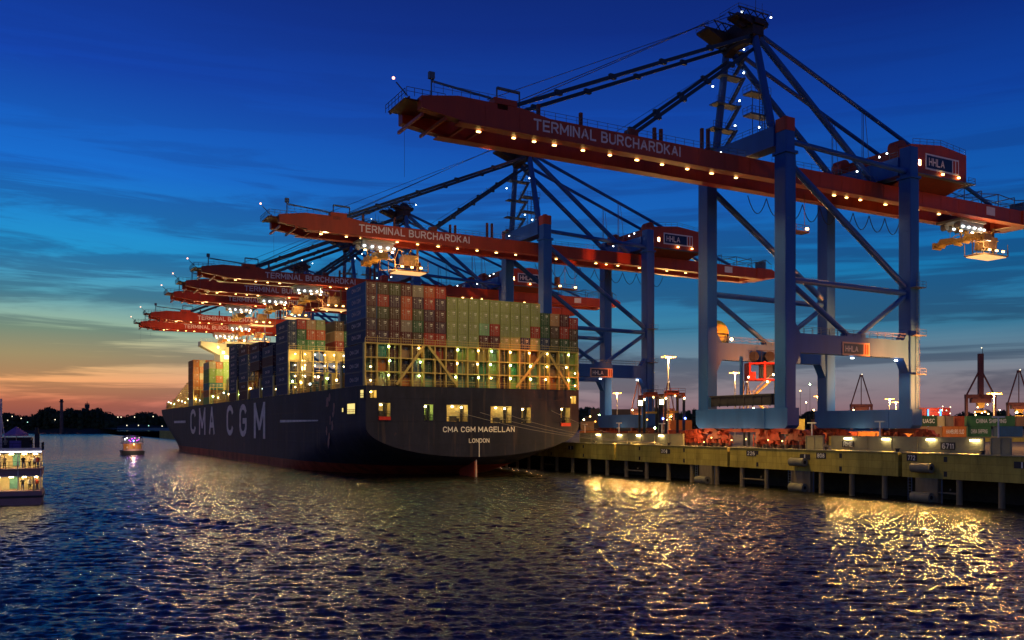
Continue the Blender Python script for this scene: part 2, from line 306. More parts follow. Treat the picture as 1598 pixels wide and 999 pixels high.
# ------------------------------------------------------------------ water
WAVE_SLOPE = .215
def make_water():
    m = bpy.data.materials.new('river_water'); m.use_nodes = True; t = m.node_tree; b = t.nodes['Principled BSDF']
    b.inputs['Base Color'].default_value = (.022, .023, .013, 1); b.inputs['Roughness'].default_value = .13; b.inputs['IOR'].default_value = 1.62
    b.inputs['Specular IOR Level'].default_value = 1.0
    g = nd(t, 'ShaderNodeNewGeometry')
    def layer(scale, sx, sy, rot, detail, rough, dist=0):
        # ripples stretched across the view, shaped to draw lamp reflections into columns
        sp_ = nd(t, 'ShaderNodeSeparateXYZ'); t.links.new(g.outputs['Position'], sp_.inputs[0])
        u_ = mth(t, 'SUBTRACT', mth(t, 'MULTIPLY', sp_.outputs[0], cs * sx), mth(t, 'MULTIPLY', sp_.outputs[1], sn * sx))
        w_ = mth(t, 'ADD', mth(t, 'MULTIPLY', sp_.outputs[0], sn * sy), mth(t, 'MULTIPLY', sp_.outputs[1], cs * sy))
        mp = nd(t, 'ShaderNodeCombineXYZ'); t.links.new(u_, mp.inputs[0]); t.links.new(w_, mp.inputs[1])
        n = nd(t, 'ShaderNodeTexNoise'); n.inputs['Scale'].default_value = scale; n.inputs['Detail'].default_value = detail; n.inputs['Roughness'].default_value = rough; n.inputs['Distortion'].default_value = dist
        t.links.new(mp.outputs[0], n.inputs['Vector']); return n.outputs[0]
    a = layer(.11, 1, 1.7, 24, 2, .5, .3); c = layer(.55, .7, 2.2, 30, 3, .6, .3); d = layer(2.6, .6, 1.9, 20, 4, .6, .2)
    h = mth(t, 'ADD', mth(t, 'MULTIPLY', a, 0.0), mth(t, 'ADD', mth(t, 'MULTIPLY', c, .24), mth(t, 'MULTIPLY', d, .15)))
    bp = nd(t, 'ShaderNodeBump'); bp.inputs['Strength'].default_value = 1.0; bp.inputs['Distance'].default_value = 1.0
    t.links.new(h, bp.inputs['Height']); t.links.new(bp.outputs[0], b.inputs['Normal'])
    # choppy surface: sum of short crested waves on a fan shaped grid that gets coarser with distance, flat beyond
    import numpy as np
    g_ = np.random.default_rng(5)
    NR, NA = 1500, 1050
    rr = 34 * np.exp(np.linspace(0, math.log(1100 / 34), NR)); aa = np.radians(np.linspace(-16, 72, NA))      # angle from +Y towards +X
    RR, AA = np.meshgrid(rr, aa, indexing='ij'); X = RR * np.sin(AA); Y = RR * np.cos(AA); Z = np.zeros_like(X)
    cell = np.maximum(RR * (math.log(1100 / 34) / NR), RR * math.radians(88) / NA)
    Xf, Yf, cf = X.astype(np.float32), Y.astype(np.float32), cell.astype(np.float32)
    K = 84; lam = np.exp(g_.uniform(math.log(.24), math.log(2.6), K)); slope = WAVE_SLOPE
    for l_ in lam:
        th = rad(208) + g_.normal(0, .42); k = 2 * math.pi / l_; a = slope / k * math.sqrt(2 / K) * (1.25 if l_ < 2.5 else .8)
        ph = g_.uniform(0, 6.28); kx, ky = k * math.sin(th), k * math.cos(th)
        f = np.clip((l_ / cf - 2.2) / 1.6, 0, 1); f = f * f * (3 - 2 * f)
        q = np.sin(kx * Xf + ky * Yf + ph + .6 * np.sin(.31 * Xf * math.cos(th) - .27 * Yf * math.sin(th) + ph))
        Z += a * f * (q + .25 * np.cos(2 * (kx * Xf + ky * Yf + ph)))
    # the ferry's wake: a pair of low ridges running to the right and towards the viewer
    px, py = atd(60, 118); qx, qy = atd(840, 58); dx, dy = qx - px, qy - py; ln = math.hypot(dx, dy); dx /= ln; dy /= ln
    sd = (X - px) * dx + (Y - py) * dy; dn = (X - px) * -dy + (Y - py) * dx + 1.2 * np.sin(sd * .09) - 5 * np.sin(np.clip(sd / ln, 0, 1) * math.pi)
    am = np.clip(sd / 6, 0, 1) * np.clip((ln * 1.1 - sd) / 25, 0, 1)
    Z += am * (.26 * np.exp(-(dn / .9) ** 2) - .20 * np.exp(-((dn - 2.0) / 1.2) ** 2) + .12 * np.exp(-((dn - 4.4) / 1.0) ** 2))
    Z *= np.clip((1100 - RR) / 200, 0, 1)
    co = np.stack([X, Y, Z], -1).reshape(-1, 3).astype(np.float32)
    i, j = np.meshgrid(np.arange(NR - 1), np.arange(NA - 1), indexing='ij'); a0 = (i * NA + j).ravel()
    fc = np.stack([a0, a0 + NA, a0 + NA + 1, a0 + 1], -1).astype(np.int32)[:, ::-1]
    # flat surroundings share the outer rim height 0
    x4 = []
    me = bpy.data.meshes.new('water'); nf = len(fc); me.vertices.add(len(co)); me.vertices.foreach_set('co', co.ravel())
    me.loops.add(nf * 4); me.loops.foreach_set('vertex_index', fc.ravel()); me.polygons.add(nf); me.polygons.foreach_set('loop_start', np.arange(nf, dtype=np.int32) * 4)
    me.polygons.foreach_set('use_smooth', np.ones(nf, dtype=bool)); me.update(calc_edges=True); me.materials.append(m)
    o = bpy.data.objects.new('water', me); C.objects.link(o); tag(o, 'dark rippled river water with golden lamp reflections', kind='structure')
    o = MB().add([(-6000, -500, -.9), (6000, -500, -.9), (6000, 9000, -.9), (-6000, 9000, -.9)], [(0, 1, 2, 3)]).build('water', m)
    tag(o, 'wide river water around and beyond the lit reach', kind='structure')
make_water()

ORD = 'first second third fourth fifth sixth seventh eighth ninth tenth eleventh twelfth thirteenth fourteenth fifteenth sixteenth seventeenth eighteenth nineteenth twentieth twentyfirst'.split()
# ------------------------------------------------------------------ quay and yard
QV = 114.5; QZ = 7.0
yard = MB()
yard.add([(QV + 1.2, -200, QZ), (QV + 1.2, 262, QZ), (112.9, 285, QZ), (112.9, 2500, QZ), (2600, 2500, QZ), (2600, -200, QZ)], [(5, 4, 3, 2, 1, 0)])
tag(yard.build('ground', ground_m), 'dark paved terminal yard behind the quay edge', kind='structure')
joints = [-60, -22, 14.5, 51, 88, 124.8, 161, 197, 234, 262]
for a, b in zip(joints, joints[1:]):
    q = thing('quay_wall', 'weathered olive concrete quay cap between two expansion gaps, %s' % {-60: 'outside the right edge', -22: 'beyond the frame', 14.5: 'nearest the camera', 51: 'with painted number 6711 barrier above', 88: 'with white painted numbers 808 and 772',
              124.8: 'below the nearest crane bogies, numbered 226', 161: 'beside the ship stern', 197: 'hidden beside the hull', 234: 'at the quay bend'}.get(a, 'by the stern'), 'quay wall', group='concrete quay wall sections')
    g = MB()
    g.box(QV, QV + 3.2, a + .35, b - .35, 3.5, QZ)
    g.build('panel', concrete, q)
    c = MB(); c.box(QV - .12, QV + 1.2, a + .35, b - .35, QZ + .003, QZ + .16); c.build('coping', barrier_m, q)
    k = MB()
    n = int((b - a) / 6.1)
    for i in range(n):
        y = a + (b - a) * (i + .5) / n
        q_ = MB(); q_.cyl((QV + .5, y, 1.25), .42, 4.5, 'z', 10); q_.build('pile', pile_m, q)
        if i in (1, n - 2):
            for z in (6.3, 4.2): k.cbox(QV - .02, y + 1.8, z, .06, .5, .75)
    k.cbox(QV - .02, (a + b) / 2, 5.9, .06, 2.2, .9); k.build('recess_plate', dark_steel, q)  # flat dark plates on the panel face, nothing is cut in
    s_ = MB(); s_.cbox(QV - .07, (a + b) / 2, 5.9, .04, .18, .8); s_.build('mark', white_p, q)
    s_ = MB()
    s_.cyl((QV + .3, b - 8, 2.0), .12, .3); s_.box(QV + .2, QV + .45, b - 9.5, b - 3, 1.4, 1.62); s_.build('strut', pile_m, q)
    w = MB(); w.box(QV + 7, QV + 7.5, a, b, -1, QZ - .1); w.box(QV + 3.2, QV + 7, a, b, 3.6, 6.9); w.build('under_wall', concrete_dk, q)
nums = [('226', 1165, 1180, 708), ('808', 1274, 1289, 712), ('772', 1415, 1431, 716), ('204', 1031, 1043, 704)]
qw = {round(o.location.y): o for o in []}
qlist = [o for o in C.objects if o.name.startswith('quay_wall')]
for s_, xa, xb, y in nums:
    ua, ub = onX(xa, QV), onX(xb, QV); z = hz(y + 4, QV, ua)
    j = max(i for i, a in enumerate(joints[:-1]) if a <= ub); qo = qlist[j]
    z += .2; MB().box(QV - .04, QV + .02, ub, ua, z - .15, z + .85).build('number_plate', dark_steel, qo)
    text(s_, white_p, qo, (QV - .07, ua - .25, z), ua - ub - .5, .7, -math.pi / 2)
# bent stretch of quay beyond, hidden beside the hull
q = MB(); q.add([(QV, 262, 3.5), (112.2, 285, 3.5), (112.2, 900, 3.5), (QV, 262, QZ), (112.2, 285, QZ), (112.2, 900, QZ)], [(0, 1, 4, 3), (1, 2, 5, 4)])
q.box(112.2, 115.5, 285, 900, -1, 3.4)
tag(q.build('quay_wall', concrete), 'far concrete quay wall running behind the container ship', 'quay wall', 'concrete quay wall sections')
# fenders
for i, (u, dsc) in enumerate(((131.3, 'left of the three'), (107.3, 'below the nearest crane'), (83.8, 'right of the three'), (60, 'outside the frame'))):
    for j, (z, w) in enumerate(((5.0, 'upper'), (.75, 'lower'))):
        if i == 0 and j == 0: continue
        f = thing('fender', '%s rubber cylinder fender on the quay wall, station %s' % (w, dsc), 'fender', (QV - .75, u, z), group='rubber fenders on the quay')
        m = MB(); m.cyl((0, 0, 0), .72, 3.1, 'y', 16); m.build('roller', fender_m, f)
        m = MB(); m.cyl((0, 0, 0), .3, 3.2, 'y', 10); m.build('core', rubber, f)
    b = thing('fender_pier', 'grey concrete fender pier under the quay cap, %s' % dsc, 'fender pier', group='fender piers')
    m = MB(); m.box(QV - .02, QV + 1.2, u - 2.0, u + 1.6, -.8, 3.49); m.build('pier', pile_m, b)
    m = MB()
    for yy in (u - 2.6, u + 2.3):
        m.tube((QV + .1, yy, -.5), (QV + .1, yy, QZ - .2), .08, 4)
    for k in range(14):
        m.tube((QV + .1, u + 2.3, .2 + k * .45), (QV + .1, u + 2.9, .2 + k * .45), .04, 3)
    m.tube((QV + .1, u + 2.9, -.5), (QV + .1, u + 2.9, QZ), .06, 4); m.build('ladder', rail_steel, b)

# barrier on the quay edge with strip lamps
BV = 116.3
def barrier(ua, ub, label, num=None):
    q = thing('flood_barrier', label, 'barrier', group='grey barrier segments on the quay edge')
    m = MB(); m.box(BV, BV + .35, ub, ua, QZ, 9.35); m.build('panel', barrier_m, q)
    m = MB(); m.box(BV - .08, BV + .43, ub, ua, 9.352, 9.45)
    n = max(2, int((ua - ub) / 4))
    for i in range(n + 1):
        y = ub + (ua - ub) * i / n; m.box(BV - .1, BV - .003, y - .06, y + .06, QZ, 9.35)
    m.build('rib', barrier_m, q)
    if num:
        y = (ua + ub) / 2 + 1
        MB().box(BV - .16, BV - .105, y - 2.0, y + .3, 7.6, 8.7).build('number_plate', dark_steel, q)
        text(num, white_p, q, (BV - .2, y, 7.75), 1.8, .8, -math.pi / 2)
ux = lambda x: onX(x, BV)
barrier(ux(1298), ux(1354), 'grey barrier segment with dark RHE plate on quay edge', 'RHE')
barrier(ux(1354.6), ux(1431), 'grey barrier segment without number, between the two plated ones')
barrier(ux(1431.6), ux(1535), 'long grey barrier segment carrying the number 6711', '6711')
barrier(ux(905), ux(1000), 'yellowish lit barrier segment nearest the ship stern')
barrier(ux(1000.5), ux(1066), 'yellowish barrier segment left of the crane bogies')
barrier(ux(1258), ux(1284), 'short pale grey barrier box right of the crane bogies')
barrier(ux(1546), ux(1577), 'pale grey block near the right edge of the quay')
ql = [('leftmost of all', 935), ('second from the ship', 968), ('third from the ship', 998), ('left of the crane bogies', 1033), ('above the RHE plate', 1325), ('second on the right barrier', 1384), ('above the number 6711', 1454), ('rightmost of all', 1523)]
for ds, x in ql:
    u = ux(x); z = 9.05
    t = thing('strip_lamp', 'bright strip lamp on the quay barrier, %s' % ds, 'lamp', (BV - .3, u, z), group='strip lamps along the quay barrier')
    MB().box(-.06, .15, -.75, .75, .1, .22).build('housing', dark_steel, t)
    MB().box(-.08, .10, -.65, .65, -.12, .098).build('tube', L_quay, t)
    lamp('SPOT', 'light', (-.35, 0, .0), 3800, (1, .54, .12), .35, t, (0, rad(62), 0), 150)
# low concrete blocks, bollards, T posts
for i in range(9):
    u = 62 + i * 13.5
    t = thing('bollard', 'small dark mooring bollard on the quay edge, %s from the right' % ORD[i], 'bollard', (QV + .7, u, QZ + .16), group='bollards on the quay edge')
    m = MB(); m.cyl((0, 0, .2), .28, .4); m.cyl((0, 0, .45), .42, .14); m.build('post', dark_steel, t)
for k, (x, y0, dsc) in enumerate(((1267, 661, 'beside the yellow container'), (1373, 659, 'in front of the landside sill'), (913, 663, 'next to the ship stern'), (966, 661, 'in front of the second crane'), (1033, 662, 'left of the near crane'), (1558, 652, 'beside the blue container'))):
    v = 117.4; u = onX(x, v); top = hz(y0, v, u)
    t = thing('lamp_post', 'short white post with a crossbar head, %s' % dsc, 'post', (v, u, QZ), group='short white quay posts')
    m = MB(); m.tube((0, 0, 0), (0, 0, top - QZ), .11, 6); m.build('pole', white_p, t)
    MB().box(-.12, .12, -.9, .9, top - QZ, top - QZ + .2).build('crossbar', white_p, t)

# ------------------------------------------------------------------ ship to shore crane
def make_crane():
    c = thing('gantry_crane', '', 'crane', (118.5, 0, QZ), group='ship to shore cranes along the quay')
    H = 10.2; G = 33.3
    # legs
    for x in (0, G):
        for y in (-H, H):
            top = 52.3
            m = MB(); m.bev(x - 1.28, x + 1.28, y - 1.4, y + 1.4, 7.3, top, .14)
            m.bev(x - 1.6, x + 1.6, y - 1.75, y + 1.75, 52.3, 52.75, .2)
            m.bev(x - 1.15, x + 1.15, y - 1.3, y + 1.3, 52.75, 58.9 - (2.6 if x == 0 else .4), .14)
            g = 1 if x == 0 else -1                                   # knees where the portal beam enters
            xe = x + g * 1.28
            m.prof([(xe, 17.2), (xe + g * 1.6, 17.2), (xe, 14.4)], y - 1.0, y + 1.0)
            m.prof([(xe, 20.65), (xe + g * 1.5, 20.65), (xe, 22.8)], y - 1.0, y + 1.0)
            m.prof([(x - 1.281, 15.5), (x - 1.281, 22), (x - 1.281 - (.45 if x == G and False else 0), 15)], y - 1.2, y + 1.2) if False else None
            for z in (14, 24, 33, 42): m.bev(x - 1.31, x + 1.31, y - 1.43, y + 1.43, z, z + .12, .14)
            m.build('leg', crane_blue, c)
            if x == 0:
                m = MB(); m.bev(x - 1.25, x + 1.25, y - 1.4, y + 1.4, 56.3, 58.6, .3); m.cyl((x, y, 58.8), .6, .5); m.build('leg_cap', crane_red, c)
    for x in (0, G):
        m = MB(); m.prof([(-H - 1.9, 4.2), (-H - 1.3, 3.6), (H + 1.0, 3.6), (H + 1.9, 4.4), (H + 1.9, 7.3), (-H - 1.9, 7.3)], x - 1.42, x + 1.42, 'x')
        m.box(x - 1.5, x + 1.5, -H + 3.5, -H + 3.8, 3.7, 7.2); m.build('sill_beam', crane_blue, c)
    text('20', sign_white, c, (-1.40, 1.0, 4.3), 1.1, 1.0, -math.pi / 2)
    # bogies
    for x in (0, G):
        for y in (-H, H):
            b = MB(); rb = random.Random(int(x * 7 + y * 3 + 99))
            b.prof([(y - 5.6, 2.6), (y + 5.6, 2.6), (y + 5.2, 3.25), (y + 1.8, 3.6), (y - 1.8, 3.6), (y - 5.2, 3.25)], x - .5, x + .5, 'x')
            for k in range(5): b.cyl((x - .6 - rb.random() * .6, y + rb.uniform(-6, 6), rb.uniform(2.2, 3.3)), rb.uniform(.25, .5), .6, 'xyz'[k % 3], 9)
            for k in (-1, 1):
                yy = y + k * 3.6
                b.prof([(yy - 3.1, 1.55), (yy + 3.1, 1.55), (yy + 2.7, 2.3), (yy + .9, 2.95), (yy - .9, 2.95), (yy - 2.7, 2.3)], x - .62, x + .62, 'x')
                b.cyl((x - .75, yy, 2.5), .3, .3, 'x', 10)
                for q_ in (-1, 1):
                    y3 = yy + q_ * 1.75
                    b.prof([(y3 - 1.25, .75), (y3 + 1.25, .75), (y3 + .9, 1.2), (y3 + .3, 1.72), (y3 - .3, 1.72), (y3 - .9, 1.2)], x - .8, x + .8, 'x')
                    b.cyl((x - 1.0, y3 + rb.uniform(-.5, .5), rb.uniform(1.0, 1.5)), .26, .7, 'x', 8); b.box(x - 1.3, x - .85, y3 + .2, y3 + .8, .9, 1.5)
            for k in range(6):
                yy = y + rb.uniform(-6, 6); z = rb.uniform(1.6, 3.0); b.box(x - 1.25, x - .7, yy, yy + rb.uniform(.3, .9), z, z + rb.uniform(.3, .8)); b.tube((x - 1.2, yy, z), (x - 1.1, yy + rb.uniform(-1, 1), .4), .05, 4)
            b.box(x - .75, x - .65, y - 7.2, y - 6.9, .3, 2.6); b.box(x - .75, x - .65, y + 6.9, y + 7.2, .3, 2.6)
            if x == 0: b.box(x - .5, x + .4, y + (3 if y < 0 else -10), y + (10 if y < 0 else -3), 2.9, 3.5)
            bo = b.build('bogie', bogie_red, c)
            for k in range(8):
                yy = y - 6.2 + k * 1.77
                w = MB(); w.cyl((x - .2, yy, .47), .45, .9, 'x', 14); w.cyl((x - .7, yy, .47), .2, .2, 'x', 8); w.build('wheel', mat('wheel_steel', (.07, .04, .035), .5), bo)
    # portal beams, braces
    for y in (-H, H):
        m = MB(); m.box(1.25, G - 1.25, y - .95, y + .95, 17.2, 20.65); m.build('portal_beam', crane_blue, c)
        m = MB(); m.rail((1.4, y - .9, 20.65), (G - 1.4, y - .9, 20.65), 1.2, 2.2, .055); m.rail((1.4, y + .9, 20.65), (G - 1.4, y + .9, 20.65), 1.2, 2.2, .055); m.build('railing', rail_steel, c)
        for p, q, r in (((1.2, y, 50.8), (G - 1.0, y, 31.2), .62), ((1.2, y, 30.2), (G - 1.2, y, 30.0), .55), ((1.2, y, 29.6), (16.2, y, 20.9), .52), ((G - 1.2, y, 29.4), (18.6, y, 20.9), .52), ((1.1, y, 54.9), (G - 1, y, 53.8), .5)):
            m = MB(); m.tube(p, q, r, 12); m.build('brace', crane_blue, c, smooth=False)
        m = MB(); m.box(15.0, 20.0, y - .8, y + .8, 20.65, 21.3); m.build('gusset', crane_blue, c)
    for x, z0, z1 in ((0, 54.0, 57.6), (G, 53.3, 56.9)):
        m = MB(); m.box(x - 1.5, x + 1.5, -H + 1.3, H - 1.3, z0, z1); m.build('crossbeam', crane_blue, c)
        m = MB(); m.rail((x - 1.4, -H + 1.4, z1), (x - 1.4, H - 1.4, z1)); m.build('railing', rail_steel, c)
    m = MB(); m.box(G - 1.5, G + 1.5, -H + 1.3, H - 1.3, 41.0, 42.2) if False else None
    # boom girders
    T = -67.5; E_ = 85.5
    for k, y in enumerate((-3.8, 3.8)):
        m = MB()
        m.prof([(T, 50.8), (T + 8, 49.8), (E_ - 3, 49.8), (E_, 50.6), (E_, 52.8), (T + 22, 52.8), (T + 17, 53.6), (T + 6, 53.6), (T, 52.6)], y - .8, y + .8)
        m.box(T + 6, E_ - 3, y - 1.05, y + 1.05, 49.62, 49.798)
        for x in range(int(T) + 10, int(E_) - 3, 6): m.box(x, x + .1, y - .84, y + .84, 49.8, 52.8)
        m.box(T + 12, T + 16, y - .9, y + .9, 53.6, 54.5)
        m.build('boom_girder', crane_red, c)
        m = MB(); yy = y - .75 if k == 0 else y + .75
        m.rail((T + 17, yy, 52.8), (-4, yy, 52.8), 1.1, 2.0, .045); m.rail((2.5, yy, 52.8), (G - 2, yy, 52.8), 1.1, 2.0, .045)
        m.rail((T + 2, yy, 53.6), (T + 14, yy, 53.6), 1.2, 1.6, .045); m.build('railing', rail_steel, c)
    for x in range(int(T) + 14, int(E_), 10): MB().box(x, x + .7, -3.0, 3.0, 52.0, 52.7).build('cross_tie', crane_red2, c)
    for x in (T + .3, T + 4, T + 8, T + 11): MB().beam((x, -4.2, 50.0), (x, 5.4, 50.0), .35, .45).build('cross_tie', crane_red, c)
    m = MB()
    for i in range(6): m.beam((T - 1.5 + i * 1.6, -3.6, 52.4), (T - 1.5 + i * 1.6, 4.4, 52.4), .2, .3)
    m.box(T - 2.2, T + 8, -3.4, 3.4, 52.15, 52.3); m.build('tip_deck', crane_red2, c)
    m = MB()                                                  # tip platform
    m.rail((T - 2.2, -3.6, 52.4), (T - 2.2, 4.4, 52.4), 1.2, 1.3, .06); m.rail((T - 2.2, -4.2, 52.4), (T + 4, -4.2, 52.4), 1.2, 1.3, .06)
    m.tube((T + 2, -3.6, 53), (T + 2, -3.6, 56.6), .12, 4); m.cbox(T + 2, -3.6, 56.2, .9, .6, 1.0); m.beam((T + 2, -3.6, 55.4), (T + 12, -3.6, 54.6), .2, .3)
    m.path([(T + 13, -3.6, 53.8), (T + 13, -3.6, 56.4), (T + 17, -3.6, 56.3), (T + 17, -3.6, 54)], .14); m.beam((T + 13, -3.6, 56.4), (T + 17, -3.6, 56.3), .5, .3)
    m.tube((T - 3.6, -3.6, 54.2), (T - 1.8, -3.6, 52.5), .1, 4)
    m.tube((T + 1, 4.6, 50.6), (T + 1, 4.6, 43), .03, 3)
    m.build('tip_platform', rail_steel, c)
    MB().ball((T - 4.0, -3.6, 54.7), .22).build('tip_light', L_red, c)
    for x in (T + 28, T + 43, T + 44.4, -14, -12.6, -47.5):    # vertical stubs on the boom
        m = MB(); m.box(x, x + .5, -4.2, -3.7, 52.8, 55.0 + (1.6 if x > -20 else 0)); m.build('boom_post', crane_red2, c)
    text('TERMINAL BURCHARDKAI', letter_pink, c, (-48.5, -4.63, 50.55), 29.4, 1.85, 0, .025)
    # small plate near the rear end
    m = MB(); m.box(66.5, 69.5, -4.68, -4.61, 50.5, 52.3); m.build('plate', letter_pink, c)
    # forestays and backstays
    mt = 76.0; mx = -1.0
    for y0, y1 in ((-3.6, -3.8), (3.6, 3.8)):
        for x in (-54, -29):
            m = MB(); m.beam((x, y1, 53), (mx, y0, mt - (0 if x < -40 else 2.5)), .35, .62)
            for t_ in (.2, .4, .6, .8):
                p = Vector((x, y1, 53)).lerp(Vector((mx, y0, mt - (0 if x < -40 else 2.5))), t_); m.cbox(p.x, p.y, p.z, 1.3, .6, .8)
            m.build('forestay', cable_steel, c)
            m = MB(); m.box(x - .9, x + .9, y1 - .8, y1 + .8, 52.8, 53.8); m.build('stay_bracket', crane_red2, c)
        m = MB(); m.tube((mx + .6, y0, mt), (31.0, y1, 53), .62, 10); m.build('backstay', crane_blue, c)
        m = MB(); m.tube((mx + .6, y0, mt + .6), (69.3, y1, 53), .42, 8); m.build('backstay', crane_blue, c)
        for x, zt in ((28, 60),):
            z = mt + .6 - (mt - 52.4) * (x - mx) / 70
            m = MB(); m.tube((x, y1, 53), (x, y1, z), .1, 4); m.tube((x + 2.2, y1, 53), (x + .5, y1, z), .07, 4); m.tube((x - .4, y1, 53), (x - .4, y1, z), .05, 4); m.build('stay_hanger', rail_steel, c)
    m = MB()
    for y in (-2.6, -2.2, 2.2, 2.6): m.tube((-7, y, mt + 3.0 + y * .1), (-52.5, y, 54.2), .06, 3)
    m.tube((-4, -.5, mt + 4), (-56, -3.2, 54.4), .06, 3)
    m.tube((-2, 2, mt - 3), (-30, 3.5, 54), .045, 3)
    m.build('hoist_rope', cable_steel, c)
    # mast
    for yb, yt in ((-7.3, -3.6), (8.0, 3.6)):
        m = MB(); m.tube((0, yb, 56.5), (mx, yt, mt + .4), .78, 10, .66); m.build('mast_leg', crane_blue, c)
    m = MB()
    m.box(mx - 1.2, mx + 1.4, -4.6, 4.6, mt - .3, mt + 1.6)
    m.prof([(mx - 6.5, mt + 1.8), (mx - 2, mt + .2), (mx + 2.4, mt + .3), (mx + 3, mt + 2.0), (mx - 6.5, mt + 2.2)], 1.6, 4.8)
    m.prof([(mx - 5.0, mt + 2.3), (mx - 1.5, mt + 1.4), (mx + 2.4, mt + 1.4), (mx + 2.6, mt + 2.4), (mx - 5.0, mt + 2.7)], -4.6, -1.9)
    for y_ in (-4.6, -1.9, 1.9, 4.6):
        for x_ in (-4.6, -2.8, -1.0, .8):
            m.beam((mx + x_, y_, mt + 1.9), (mx + x_ + 1.8, y_, mt + 3.8), .14, .14); m.beam((mx + x_ + 1.8, y_, mt + 1.9), (mx + x_, y_, mt + 3.8), .14, .14)
        m.beam((mx - 4.8, y_, mt + 3.8), (mx + 2.6, y_, mt + 3.8), .18, .18)
    m.box(mx - 1.2, mx + 1.4, -5.0, 5.0, mt + 1.6, mt + 2.6)
    for y in (-3.4, 3.4): m.cyl((mx - 2.8, y, mt + 2.0), 1.1, .5, 'y', 12); m.cyl((mx + .6, y, mt + 2.6), .9, .5, 'y', 12)
    m.prof([(-4.6, mt + 2.6), (-2.5, mt + 4.2), (-1.2, mt + 3.6), (4.2, mt + 2.7)], mx - 1.0, mx + 1.0, 'x')
    m.prof([(-4.4, mt - .3), (4.4, mt - .3), (3.4, mt - 1.7), (1.5, mt - .9), (-1.5, mt - .9), (-3.4, mt - 1.7)], mx - .9, mx + .9, 'x')
    m.build('mast_head', mat('mast_head_steel', (.035, .022, .03), .6, var=.5, vs=1.2), c)
    m = MB()
    m.rail((mx - 6.5, 4.9, mt + 2.2), (mx + 3, 4.9, mt + 2.2)); m.rail((mx - 6.5, 1.5, mt + 2.2), (mx - 6.5, 4.9, mt + 2.2)); m.rail((mx - 5, -4.9, mt + 3.1), (mx + 3, -4.9, mt + 3.1)); m.rail((mx - 5, -4.9, mt + 3.1), (mx - 5, 0, mt + 3.1))
    m.tube((mx, -4, mt + 3.5), (mx, -4, mt + 6.6), .07, 4); m.tube((mx + 1, -4.6, mt + 3.5), (mx + 1, -4.6, mt + 5.6), .05, 4); m.tube((mx, 4, mt + 3), (mx, 4, mt + 5.4), .05, 4)
    m.build('railing', rail_steel, c)
    # stair flights and platforms beside the far mast leg
    m = MB(); zs = [57.6, 61.5, 66.0, 71.0, 75.5]; leg = lambda z: 8.0 + (3.6 - 8.0) * (z - 56.5) / 19.9
    for i, z in enumerate(zs):
        y = leg(z); m.box(-2.6, 3.4, y - 1.3, y + .9, z, z + .22); m.rail((-2.6, y - 1.3, z + .2), (3.4, y - 1.3, z + .2), 1.1, 1.5, .05); m.rail((3.4, y - 1.3, z + .2), (3.4, y + .9, z + .2), 1.1, 1.1, .05)
        if i: 
            a = (2.8, leg(zs[i]) - 1.2, z); b = (.6, leg(zs[i - 1]) - 1.2, zs[i - 1] + .2)
            for dy in (0, -.8):
                m.beam((a[0], a[1] + dy, a[2]), (b[0], b[1] + dy, b[2]), .12, .35); m.beam((a[0], a[1] + dy, a[2] + 1), (b[0], b[1] + dy, b[2] + 1), .06, .06)
            for t_ in range(10):
                p = Vector(a).lerp(Vector(b), t_ / 9); m.box(p.x - .3, p.x + .3, p.y - .8, p.y, p.z - .05, p.z + .05)
    m.build('stair', rail_steel, c)
    m = MB()                                                   # ladder tower by the near mast leg
    for z in (60.5, 64.4): m.box(-3.6, 1.2, -5.6, -3.4, z, z + .3); m.rail((-3.6, -5.6, z + .3), (1.2, -5.6, z + .3), 1.2, 1.0, .05); m.rail((-3.6, -5.6, z + .3), (-3.6, -3.4, z + .3), 1.2, 1.0, .05)
    for x, y in ((-1.4, -5.4), (-.2, -5.4), (1.0, -5.4), (-1.4, -3.6), (1.0, -3.6)): m.tube((x, y, 57.6), (x, y, 64.4), .1, 4)
    for k in range(14): m.tube((-1.4, -5.4, 57.8 + k * .48), (-.2, -5.4, 57.8 + k * .48), .05, 3)
    m.build('ladder', rail_steel, c)
    # machinery house
    hs = MB()
    hs.prof([(35.4, 54.2), (52.7, 54.2), (52.7, 60.2), (44.6, 61.0), (35.4, 60.0)], -9.2, 9.8)
    hs.box(33.9, 35.4, 2, 9.8, 54.2, 58.6)
    ho = hs.build('machinery_house', crane_red, c)
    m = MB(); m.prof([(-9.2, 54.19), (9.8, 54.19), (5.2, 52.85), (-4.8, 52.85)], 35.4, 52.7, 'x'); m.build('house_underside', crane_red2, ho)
    m = MB(); m.box(34.6, 54.2, -10.3, -9.2, 54.0, 54.18); m.box(52.7, 54.2, -9.2, 9.8, 54.0, 54.18)
    m.rail((52, -10.2, 54.2), (54.2, -10.2, 54.2)); m.rail((54.1, -10.2, 54.2), (54.1, 9.8, 54.2)); m.rail((44.6, -9.1, 61.0), (52.6, -9.1, 60.2)); m.rail((36, -9.1, 60.1), (44.6, -9.1, 61.0)); m.build('railing', rail_steel, ho)
    for (x, y, z) in ((38.2, -3.8, 60.9), (33.6, 6.5, 58.9), (47, 3, 61.2)):
        m = MB(); m.cyl((x, y, z), 1.5, 2.4, 'y', 14); m.box(x - 1.5, x + 1.5, y - 1.2, y + 1.2, z - 1.4, z); m.build('roof_hood', crane_red, ho)
    sg = MB(); sg.box(39.6, 50.1, -9.32, -9.21, 55.55, 58.75)
    so = sg.build('sign', sign_white, ho)
    MB().box(39.95, 47.9, -9.36, -9.325, 55.9, 58.4).build('sign_field', sign_navy, so)
    MB().box(48.25, 48.85, -9.36, -9.325, 55.9, 58.4).box(49.2, 49.8, -9.36, -9.325, 55.9, 58.4).build('sign_bar', crane_red, so)
